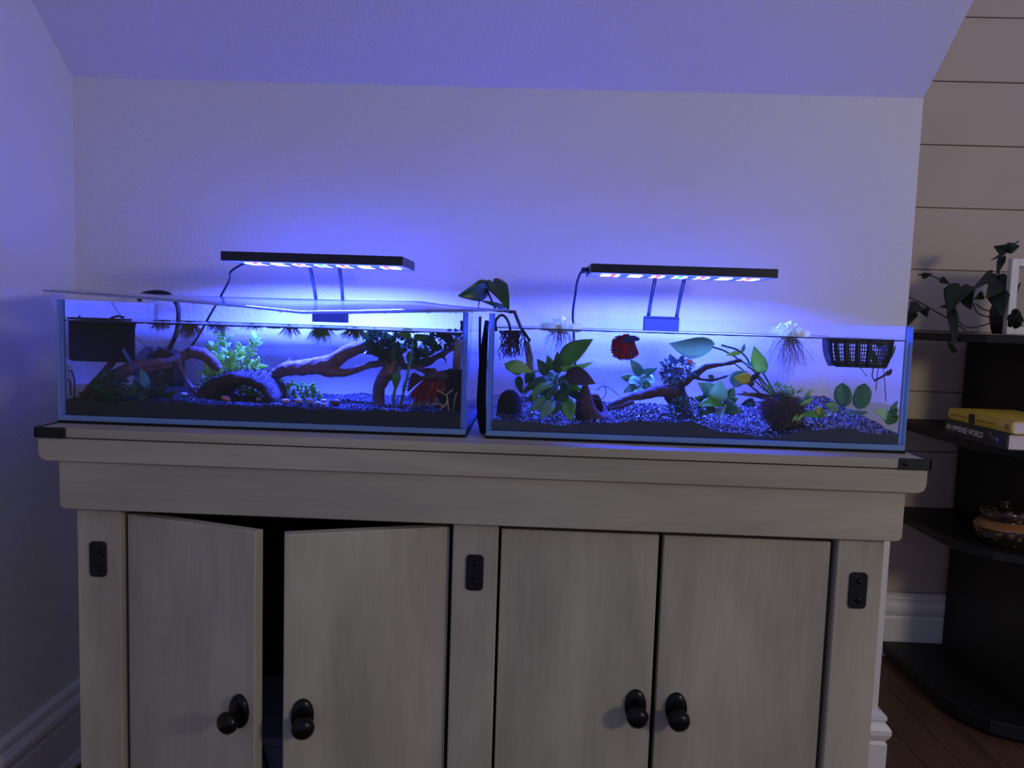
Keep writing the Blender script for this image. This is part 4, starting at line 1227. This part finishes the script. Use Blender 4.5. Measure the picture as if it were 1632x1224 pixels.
w = MB(); clump(w, P(1080, 588, .13), S(24, .13), .024, S(18, .13), 210, .009, .008, rg); clump(w, P(1070, 600, .12), S(15, .13), .02, S(10, .13), 80, .008, .007, rg)
o = w.build('foliage', m_curly, t); o['kind'] = 'stuff'
w = MB(); w.leaf(P(1104, 578, .11), P(1094, 574, .11), S(7, .11), .1); w.build('leaf', mat('orange_leaf', (214, 120, 90), .5, transl=.3), t)
t = thing('driftwood_moss', 'dark moss mound at the foot of the dark driftwood', 'moss', G('R', 1095, 660, .09))
w = MB(); clump(w, P(1095, 655, .09), .030, .028, .020, 300, .007, .004, rg); o = w.build('foliage', m_greend, t); o['kind'] = 'stuff'

# broad plant by the stump
plant('crinkled_plant', 'blue-green crinkled broad-leaved plant beside the dark driftwood stump', 'plant', G('R', 1145, 655, .10),
      [(1140, 632, .10, 1112, 610, .09, 26, m_blueg, 'ovate', .4), (1142, 640, .09, 1148, 604, .07, 30, m_pale, 'ovate', .1), (1136, 606, .11, 1128, 598, .10, 12, m_greend, 'ovate', .6),
       (1166, 612, .11, 1192, 592, .10, 26, m_blueg, 'ovate', -.3), (1150, 642, .09, 1112, 648, .06, 22, m_green, 'ovate', .6), (1152, 642, .09, 1184, 658, .06, 24, m_blueg, 'ovate', .4),
       (1150, 650, .08, 1152, 668, .05, 24, m_pale, 'heart', .5), (1160, 640, .09, 1176, 634, .08, 14, m_green, 'ovate', .4), (1130, 642, .10, 1106, 634, .09, 16, m_greend, 'ovate', .5), (1162, 634, .10, 1164, 620, .09, 14, m_greend, 'ovate', .5),
       (1134, 640, .10, 1122, 622, .09, 20, m_blueg, 'ovate', -.3), (1156, 638, .10, 1170, 616, .09, 20, m_blueg, 'ovate', .3), (1140, 650, .09, 1120, 662, .07, 18, m_greend, 'ovate', .4), (1160, 650, .09, 1178, 648, .07, 16, m_green, 'ovate', -.4), (1148, 628, .11, 1136, 612, .10, 16, m_greend, 'ovate', .2)],
      [([(1146, 660, .10), (1144, 640, .10), (1146, 620, .09)], 1.6)], m_pale)

# long-stemmed sword plant leaning across
bx_, by_ = 1242, 640
SP = lambda *q: [(bx_, by_, .13)] + list(q)
plant('sword_plant', 'long-stemmed plant leaning across with one big pale floating leaf', 'plant', G('R', 1242, 650, .13),
      [(1136, 552, .09, 1066, 546, .08, 46, m_pale, 'ovate', -.75, .05), (1216, 594, .11, 1202, 551, .10, 25, m_greenl, 'ovate', -.2), (1196, 603, .085, 1169, 601, .075, 20, m_yel, 'ovate', -.3),
       (1182, 562, .10, 1156, 567, .09, 8, m_greenl, 'lance', .3), (1182, 562, .10, 1187, 548, .10, 6, m_blueg, 'lance', .2), (1195, 573, .11, 1193, 588, .10, 10, m_blueg, 'ovate', .3), (1194, 606, .10, 1212, 592, .09, 10, m_purp, 'lance', .4), (1198, 616, .10, 1194, 602, .10, 10, m_purp, 'ovate', .4),
       (1238, 634, .11, 1170, 629, .09, 8, m_purp, 'lance', .3), (1200, 640, .12, 1180, 646, .11, 16, m_greend, 'heart', .2)],
      [(SP((1200, 590, .11), (1160, 562, .10), (1136, 553, .09)), 1.4), (SP((1210, 600, .12), (1182, 562, .10), (1150, 550, .09)), 1.5), (SP((1228, 615, .12), (1216, 594, .11)), 1.4), (SP((1215, 618, .12), (1194, 598, .11), (1165, 575, .10)), 1.2),
       (SP((1222, 622, .12), (1205, 598, .11)), 1.2), (SP((1215, 630, .12), (1192, 612, .11), (1180, 605, .11)), 1.3), (SP((1210, 634, .12), (1184, 624, .11)), 1.2), (SP((1222, 634, .12), (1200, 618, .11)), 1.2), (SP((1216, 641, .12), (1198, 640, .12)), 1.0)], m_greend)

# fuzzy moss ball
mb_ = G('R', 1248, 670, .06)
t = thing('moss_ball', 'fuzzy brown moss ball with green leaf tips on the glinting gravel', 'moss', mb_)
mc = P(1248, 655, .07)
rg = random.Random(91)
w = MB(); w.ball((mc.x, .07, mc.z), S(31, .07), .026, S(26, .07), 18, 12, jit=.08, rg=rg); w.build('core', m_bark, t)
w = MB()
for k in range(1500):
    d = Vector((rg.gauss(0, 1), rg.gauss(0, 1), rg.gauss(0, 1))).normalized()
    p = Vector((mc.x + d.x * S(30, .07), .07 + d.y * .025, mc.z + d.z * S(25, .07)))
    q = p + d * rg.uniform(.003, .009) + Vector((rg.uniform(-.004, .004), rg.uniform(-.003, .003), rg.uniform(-.002, .003)))
    w.tube([p, q], [.0004, .0002], 3, caps=False)
o = w.build('fuzz', m_mossb, t); o['kind'] = 'stuff'
w = MB(); clump(w, P(1262, 634, .07), S(30, .07), .018, S(12, .07), 90, .010, .004, rg); clump(w, P(1238, 622, .08), S(16, .07), .012, S(10, .07), 50, .010, .003, rg); o = w.build('leaf_tips', m_green, t); o['kind'] = 'stuff'
for a in ((1262, 672, 1272, 660), (1268, 672, 1280, 661), (1274, 646, 1298, 634), (1284, 632, 1294, 620)):
    w = MB(); w.leaf(P(a[0], a[1], .045), P(a[2], a[3], .045), S(5, .05), .1, shape='lance'); w.build('leaf', m_greenl, t)

# rounded coin-leaf plants
plant('coin_leaf_plant', 'plant with two upright round grey-green leaves under the basket', 'plant', G('R', 1358, 655, .065),
      [(1346, 648, .065, 1343, 610, .06, 27, m_blueg, 'round', -.2), (1368, 652, .065, 1378, 611, .06, 27, m_blueg, 'round', .2), (1336, 652, .06, 1314, 645, .055, 18, m_blueg, 'ovate', .4), (1360, 656, .06, 1384, 656, .05, 12, m_pale, 'ovate', .8)],
      [([(1356, 664, .065), (1350, 652, .065), (1345, 640, .065)], 1.2), ([(1356, 664, .065), (1364, 656, .065), (1370, 646, .065)], 1.2), ([(1312, 664, .055), (1335, 652, .06)], 1.6)], m_pale)
plant('low_rosette', 'low plant with blotched yellow-green leaves beside the moss ball', 'plant', G('R', 1295, 668, .07),
      [(1308, 662, .07, 1272, 664, .05, 16, m_green, 'ovate', .6), (1310, 662, .07, 1300, 648, .06, 14, m_yel, 'ovate', .3), (1308, 664, .07, 1318, 652, .06, 12, m_pale, 'ovate', .4)],
      [([(1310, 668, .07), (1308, 660, .07)], 1.2)], m_green)
plant('corner_leaf_plant', 'leafy plant in the aquarium corner nearest the black bookshelf', 'plant', G('R', 1420, 668, .022),
      [(1416, 664, .022, 1392, 654, .014, 18, m_pale, 'ovate', .4), (1418, 668, .022, 1432, 662, .014, 16, m_green, 'ovate', .5), (1410, 668, .02, 1430, 672, .014, 14, m_green, 'ovate', .4), (1418, 656, .022, 1431, 638, .014, 8, m_pale, 'lance', .3), (1420, 660, .022, 1430, 650, .014, 12, m_blueg, 'ovate', .4)],
      [([(1414, 672, .022), (1416, 660, .022), (1420, 650, .022)], 1.0)], m_green)

# perforated black basket hanging in the water
bk = thing('planter_basket', 'black perforated planter basket hanging at the water surface', 'basket', P(1371, 583, .03))
xa, xb, xc, xd = P(1326, 546, .014).x, P(1424, 549, .014).x, P(1333, 582, .014).x, P(1415, 585, .014).x
zt, zb = WR - .001, P(1370, 584, .014).z
m_bask = mat('basket_plastic', (22, 24, 32), .3, noise=.3, nscale=60)
nz_, nx_ = 7, 26
w = MB()
def bpnt(u, v, y):
    # u along, v 0 top..1 bottom
    c = v ** 2.2
    return Vector((xa + (xc - xa) * c + ((xb + (xd - xb) * c) - (xa + (xc - xa) * c)) * u, y + (0.004 * c if y < .03 else -.004 * c), zt + (zb - zt) * v))
for yy in (.014, .050):
    for i in range(0, nx_ + 1, 1 if yy < .03 else 5):
        w.tube([bpnt(i / nx_, v / 5, yy) for v in range(6)], .0008, 4)
    for j in range(0, nz_ + 1, 1 if yy < .03 else 7):
        w.tube([bpnt(i / 6, j / nz_, yy) for i in range(7)], .0008 if j < nz_ else .002, 4)
    for i in (6, 11, 16): w.tube([bpnt(i / nx_, v / 5, yy) for v in range(6)], .0030, 5)
    w.sheet([[bpnt(i / 6, .84 + .16 * j / 2, yy) for i in range(7)] for j in range(3)], .001)
    if yy < .03: w.sheet([[bpnt(i / 6, .16 * j / 2, yy) for i in range(7)] for j in range(3)], .001)
for u in (0, 1):
    w.sheet([[bpnt(u, j / 5, yy) for yy in (.014, .03, .050)] for j in range(6)], .0012)
w.sheet([[bpnt(i / 6, 1, yy) for i in range(7)] for yy in (.017, .03, .047)], .0015)
w.build('mesh_body', m_bask, bk)
w = MB(); w.tube([bpnt(0, 0, .014), bpnt(1, 0, .014), bpnt(1, 0, .050), bpnt(0, 0, .050), bpnt(0, 0, .014)], .0022, 6); w.build('rim', m_bask, bk)
plant('basket_seedling', 'green-stemmed plant rooted in the black perforated basket', 'plant', P(1400, 583, .030),
      [(1396, 580, .030, 1385, 552, .026, 9, m_green, 'lance', .3), (1408, 580, .030, 1428, 550, .026, 9, m_green, 'lance', .3), (1396, 550, .030, 1410, 546, .026, 10, m_greend, 'ovate', .6)],
      [([(1400, 585, .030), (1398, 600, .030), (1396, 622, .030)], .7), ([(1392, 585, .030), (1390, 600, .030), (1394, 606, .030)], .9), ([(1408, 585, .030), (1410, 610, .030), (1412, 640, .030)], .6), ([(1370, 585, .030), (1382, 600, .030)], .6)], m_rootd)
w = MB(); w.tube([P(1393, 607, .022), P(1405, 601, .022), P(1416, 594, .022), P(1421, 588, .022)], [.0014, .0016, .0020, .0010], 6); w.leaf(P(1410, 598, .022), P(1422, 591, .022), S(8, .022), .1, shape='lance')
props(w.build('floating_twig', m_driftd), 'small dark twig hanging under the perforated basket', 'twig')

# ------------------------------------------------------------------ black bookshelf beyond the wall end
bs = thing('bookshelf', 'black wooden bookshelf with overhanging shelves against the shiplap wall', 'bookshelf', (2.0, .85, 0))
def shelf_board(z0, z1, yf, x0=1.68):
    poly = [(x0, YF - .02), (x0, yf + .16), (x0 + .012, yf + .10), (x0 + .05, yf + .035), (x0 + .12, yf), (2.55, yf), (2.55, YF - .02)]
    w = MB(); w.prism(poly, 'z', z0, z1); return w.build('shelf', m_shelf, bs, smooth=False, bevel=.002, seg=1)
shelf_board(.008, .040, .55, 1.70)
shelf_board(.404, .424, .56)
shelf_board(.646, .668, .48)
shelf_board(.884, .904, .62, 1.66)
w = MB(); w.box(1.862, 1.885, .60, YF - .022, .040, .404); w.build('side_panel', m_shelf, bs, smooth=False)
w = MB(); w.box(1.862, 1.885, .60, YF - .022, .424, .646); w.build('side_panel', m_shelf, bs, smooth=False)
w = MB(); w.box(1.862, 1.885, .66, YF - .022, .668, .884); w.build('side_panel', m_shelf, bs, smooth=False)
w = MB(); w.box(1.885, 2.55, YF - .036, YF - .022, .040, .884); w.build('back_panel', m_shelf, bs, smooth=False)
w = MB(); w.box(1.70 + .02, 2.5, .70, YF - .03, 0.0, .008); w.build('plinth', m_shelf, bs, smooth=False)
w = MB(); w.tube([(1.852, .95, .745), (1.852, .95, .755)], .012, 12); w.build('peg', m_shelf, bs)

# books lying flat, spines toward the aquariums
def book(label, x0, x1, y0, y1, z0, z1, cover, words=None):
    t = thing('book', label, 'book', ((x0 + x1) / 2, (y0 + y1) / 2, z0), 'books lying on the bookshelf')
    m_c = mat('book_cover_' + str(cover[0]), cover, .5, noise=.06, nscale=40)
    m_p = bpy.data.materials.get('book_pages') or mat('book_pages', (222, 206, 196), .8, noise=.08, nscale=300, stretch=(1, 1, 6))
    w = MB(); w.box(x0, x1, y0, y1, z0, z0 + .0022); w.box(x0, x1, y0, y1, z1 - .0022, z1)
    n = 8
    hz = (z1 - z0) / 2
    arc = [(x0 - .0035 * math.sin(math.pi * k / n), z0 + (z1 - z0) * k / n) for k in range(n + 1)]
    w.prism(arc + [(x0 + .002, z1), (x0 + .002, z0)], 'y', y0, y1)
    w.build('cover', m_c, t, smooth=False)
    w = MB(); w.prism([(x0 + .002, z0 + .0022), (x1 - .004, z0 + .0022), (x1 - .006, (z0 + z1) / 2), (x1 - .004, z1 - .0022), (x0 + .002, z1 - .0022)], 'y', y0 + .003, y1 - .003)
    w.build('pages', m_p, t, smooth=False)
    return t
def lettering(t, text, x, y, z, size, m_, name='lettering', sx=1.0):
    c = bpy.data.curves.new(name, 'FONT'); c.body = text; c.size = size; c.extrude = .0001; c.align_y = 'CENTER'
    c.offset = size * 0.018
    c.materials.append(m_)
    tmp = bpy.data.objects.new(name, c); COL.objects.link(tmp)
    me = bpy.data.meshes.new_from_object(tmp.evaluated_get(bpy.context.evaluated_depsgraph_get()))
    bpy.data.objects.remove(tmp)
    o = bpy.data.objects.new(name, me); COL.objects.link(o)
    b = ORG[t.name]
    mt = Matrix(((0, 0, -1, x - b.x), (-1 * sx, 0, 0, y - b.y), (0, 1, 0, z - b.z), (0, 0, 0, 1)))
    o.matrix_local = mt
    o.parent = t
    return o
BX = 1.668
bk2 = book('dark hardcover book with white title lettering, under the yellow book', BX, BX + .155, .478, .715, .669, .703, (30, 32, 44))
m_ink = mat('white_ink', (214, 214, 218), .6, noise=.03)
lettering(bk2, 'AN IMMENSE WORLD', BX - .0040, .706, .687, .0175, m_ink, sx=.86)
lettering(bk2, 'ED\nYONG', BX - .0040, .538, .692, .0082, mat('grey_ink', (120, 122, 130), .6, noise=.03))
w = MB(); w.tube([(BX - .0036, .508, .686), (BX - .0042, .508, .686)], .0055, 16); w.build('publisher_mark', mat('violet_ink', (120, 116, 170), .6, noise=.03), bk2)
bk1 = book('yellow paperback book lying on top of the dark hardcover', BX + .004, BX + .150, .472, .712, .7035, .730, (206, 176, 60))
w = MB(); w.box(BX - .0008, BX + .0006, .604, .624, .7065, .727); w.build('emblem', mat('black_ink', (26, 24, 22), .6, noise=.05), bk1, smooth=False)
m_ink2 = mat('ochre_ink', (150, 122, 40), .6, noise=.05)
for q in ((.632, .700, .7155, .718), (.530, .598, .7155, .718), (.482, .492, .711, .722)):
    w = MB(); w.box(BX - .0008, BX + .0006, *q); w.build('spine_print', m_ink2, bk1, smooth=False)

# painted lidded pot
pp = P(1597, 868, .665)
pot = thing('painted_pot', 'small round lidded pot painted with dark leaf patterns', 'pot', (pp.x, .665, .425))
def pot_mat():
    m, nt, b = node_mat('painted_clay')
    L = nt.links
    tc = nt.nodes.new('ShaderNodeTexCoord')
    v = nt.nodes.new('ShaderNodeTexVoronoi'); v.inputs['Scale'].default_value = 70; v.feature = 'DISTANCE_TO_EDGE'
    nz = nt.nodes.new('ShaderNodeTexNoise'); nz.inputs['Scale'].default_value = 60
    mx = nt.nodes.new('ShaderNodeMixRGB'); mx.inputs[0].default_value = .03
    L.new(tc.outputs['Object'], mx.inputs[1]); L.new(nz.outputs['Color'], mx.inputs[2]); L.new(mx.outputs[0], v.inputs['Vector'])
    rp = nt.nodes.new('ShaderNodeValToRGB'); rp.color_ramp.interpolation = 'CONSTANT'
    rp.color_ramp.elements[0].color = (*lin((34, 20, 16)), 1); rp.color_ramp.elements[1].color = (*lin((168, 138, 100)), 1); rp.color_ramp.elements[1].position = .30
    L.new(v.outputs['Distance'], rp.inputs[0]); L.new(rp.outputs[0], b.inputs['Base Color'])
    b.inputs['Roughness'].default_value = .18
    return m
m_pot = pot_mat()
m_clay = mat('ochre_clay', (140, 94, 52), .18, noise=.08, nscale=30)
m_dkclay = mat('dark_glaze', (36, 22, 18), .18, noise=.1)
c = (pp.x, .665, .425)
R0 = .062
w = MB(); w.lathe([(0, 0), (R0 * .72, 0), (R0 * .74, .002), (R0 * .9, .011), (R0, .026), (R0 * .99, .036)], c, 40); w.build('belly', m_pot, pot)
w = MB(); w.lathe([(R0 * .99, .036), (R0 * .985, .040)], c, 40); w.build('dark_band', m_dkclay, pot)
w = MB(); w.lathe([(R0 * .985, .040), (R0 * .90, .050), (R0 * .76, .056)], c, 40); w.build('shoulder', m_clay, pot)
w = MB(); w.lathe([(R0 * .76, .056), (R0 * .74, .058), (R0 * .75, .060)], c, 40); w.build('neck_band', m_dkclay, pot)
w = MB(); w.lathe([(R0 * .75, .060), (R0 * .80, .064), (R0 * .80, .076), (R0 * .76, .082), (R0 * .55, .086), (R0 * .2, .088), (0, .088)], c, 40); lidp = w.build('lid', m_pot, pot)
w = MB(); w.lathe([(R0 * .15, .088), (R0 * .12, .093), (R0 * .18, .098), (R0 * .1, .102), (0, .103)], c, 20); w.build('lid_knob', m_dkclay, lidp)

# houseplant in a dark vase on the top shelf
hp = thing('potted_pothos', 'trailing pothos in a dark vase on the top of the bookshelf', 'houseplant', (P(1600, 530, .80).x, .80, .905))
vc = (P(1600, 530, .80).x, .80, .905)
w = MB(); w.lathe([(0, 0), (.024, 0), (.028, .01), (.034, .04), (.033, .06), (.026, .08), (.024, .095), (.021, .095), (.020, .08)], vc, 28); w.build('vase', m_vase, hp)
m_hp = mat('houseplant_leaf', (22, 32, 24), .55, rgb2=(32, 44, 30), nscale=20, transl=.15)
for a in ((1531, 457, .78, 1512, 500, .74, 40), (1540, 462, .78, 1548, 494, .75, 30), (1514, 486, .76, 1496, 489, .74, 10), (1516, 492, .76, 1520, 560, .70, 17), (1580, 436, .80, 1545, 464, .76, 16),
          (1592, 446, .80, 1570, 476, .76, 34), (1606, 440, .80, 1612, 488, .76, 36), (1590, 460, .79, 1598, 505, .75, 34), (1604, 398, .80, 1583, 392, .78, 22), (1604, 398, .80, 1625, 392, .79, 20), (1600, 404, .80, 1577, 416, .78, 6),
          (1566, 470, .79, 1550, 478, .77, 14), (1598, 410, .80, 1588, 440, .78, 12), (1466, 488, .82, 1448, 500, .80, 26), (1474, 492, .82, 1478, 506, .80, 16), (1452, 498, .82, 1446, 520, .80, 22), (1500, 445, .80, 1513, 452, .78, 11), (1470, 440, .84, 1486, 436, .82, 10), (1522, 560, .70, 1510, 540, .70, 10), (1612, 500, .72, 1632, 512, .70, 26), (1614, 520, .72, 1626, 496, .70, 20)):
    w = MB(); w.leaf(P(a[0], a[1], a[2]), P(a[3], a[4], a[5]), S(a[6], a[2]), .1, .2, rnd.uniform(-.4, .4), 'heart', n=8, wave=.02); w.build('leaf', m_hp, hp)
for pts in ([(1446, 472, .84), (1470, 484, .83), (1494, 498, .82), (1518, 512, .80), (1540, 527, .78)], [(1516, 494, .78), (1532, 516, .78), (1550, 522, .78), (1580, 514, .79), (1596, 500, .80)], [(1463, 438, .84), (1480, 438, .83), (1504, 448, .82), (1524, 458, .80), (1545, 462, .79), (1580, 450, .80), (1598, 460, .80)],
            [(1598, 470, .80), (1592, 440, .80), (1596, 410, .80), (1604, 398, .80), (1624, 384, .80)], [(1550, 482, .78), (1560, 500, .78), (1590, 508, .79)], [(1555, 484, .78), (1570, 494, .78), (1592, 496, .79)]):
    w = MB(); w.tube(curve([P(*q) for q in pts], 4), .0016, 5); w.build('vine', m_hp, hp)

# white picture frame
pf0 = P(1612, 412, .76)
fr_ = thing('picture_frame', 'white picture frame standing beside the potted pothos', 'picture frame', (pf0.x + .07, .78, .905))
fx0, fx1, fz0, fz1, fwd = pf0.x, pf0.x + .15, .9055, pf0.z, .018
for (a, b, c_, d_) in ((fx0, fx0 + fwd, fz0, fz1), (fx1 - fwd, fx1, fz0, fz1), (fx0 + fwd, fx1 - fwd, fz1 - fwd, fz1), (fx0 + fwd, fx1 - fwd, fz0, fz0 + fwd)):
    w = MB(); w.box(a, b, .755, .773, c_, d_); w.build('frame_bar', m_trim, fr_, smooth=False, bevel=.0015, seg=1)
w = MB(); w.box(fx0 + fwd, fx1 - fwd, .765, .771, fz0 + fwd, fz1 - fwd); w.build('picture', mat('faded_print', (150, 128, 124), .5, rgb2=(176, 160, 150), nscale=12), fr_, smooth=False)
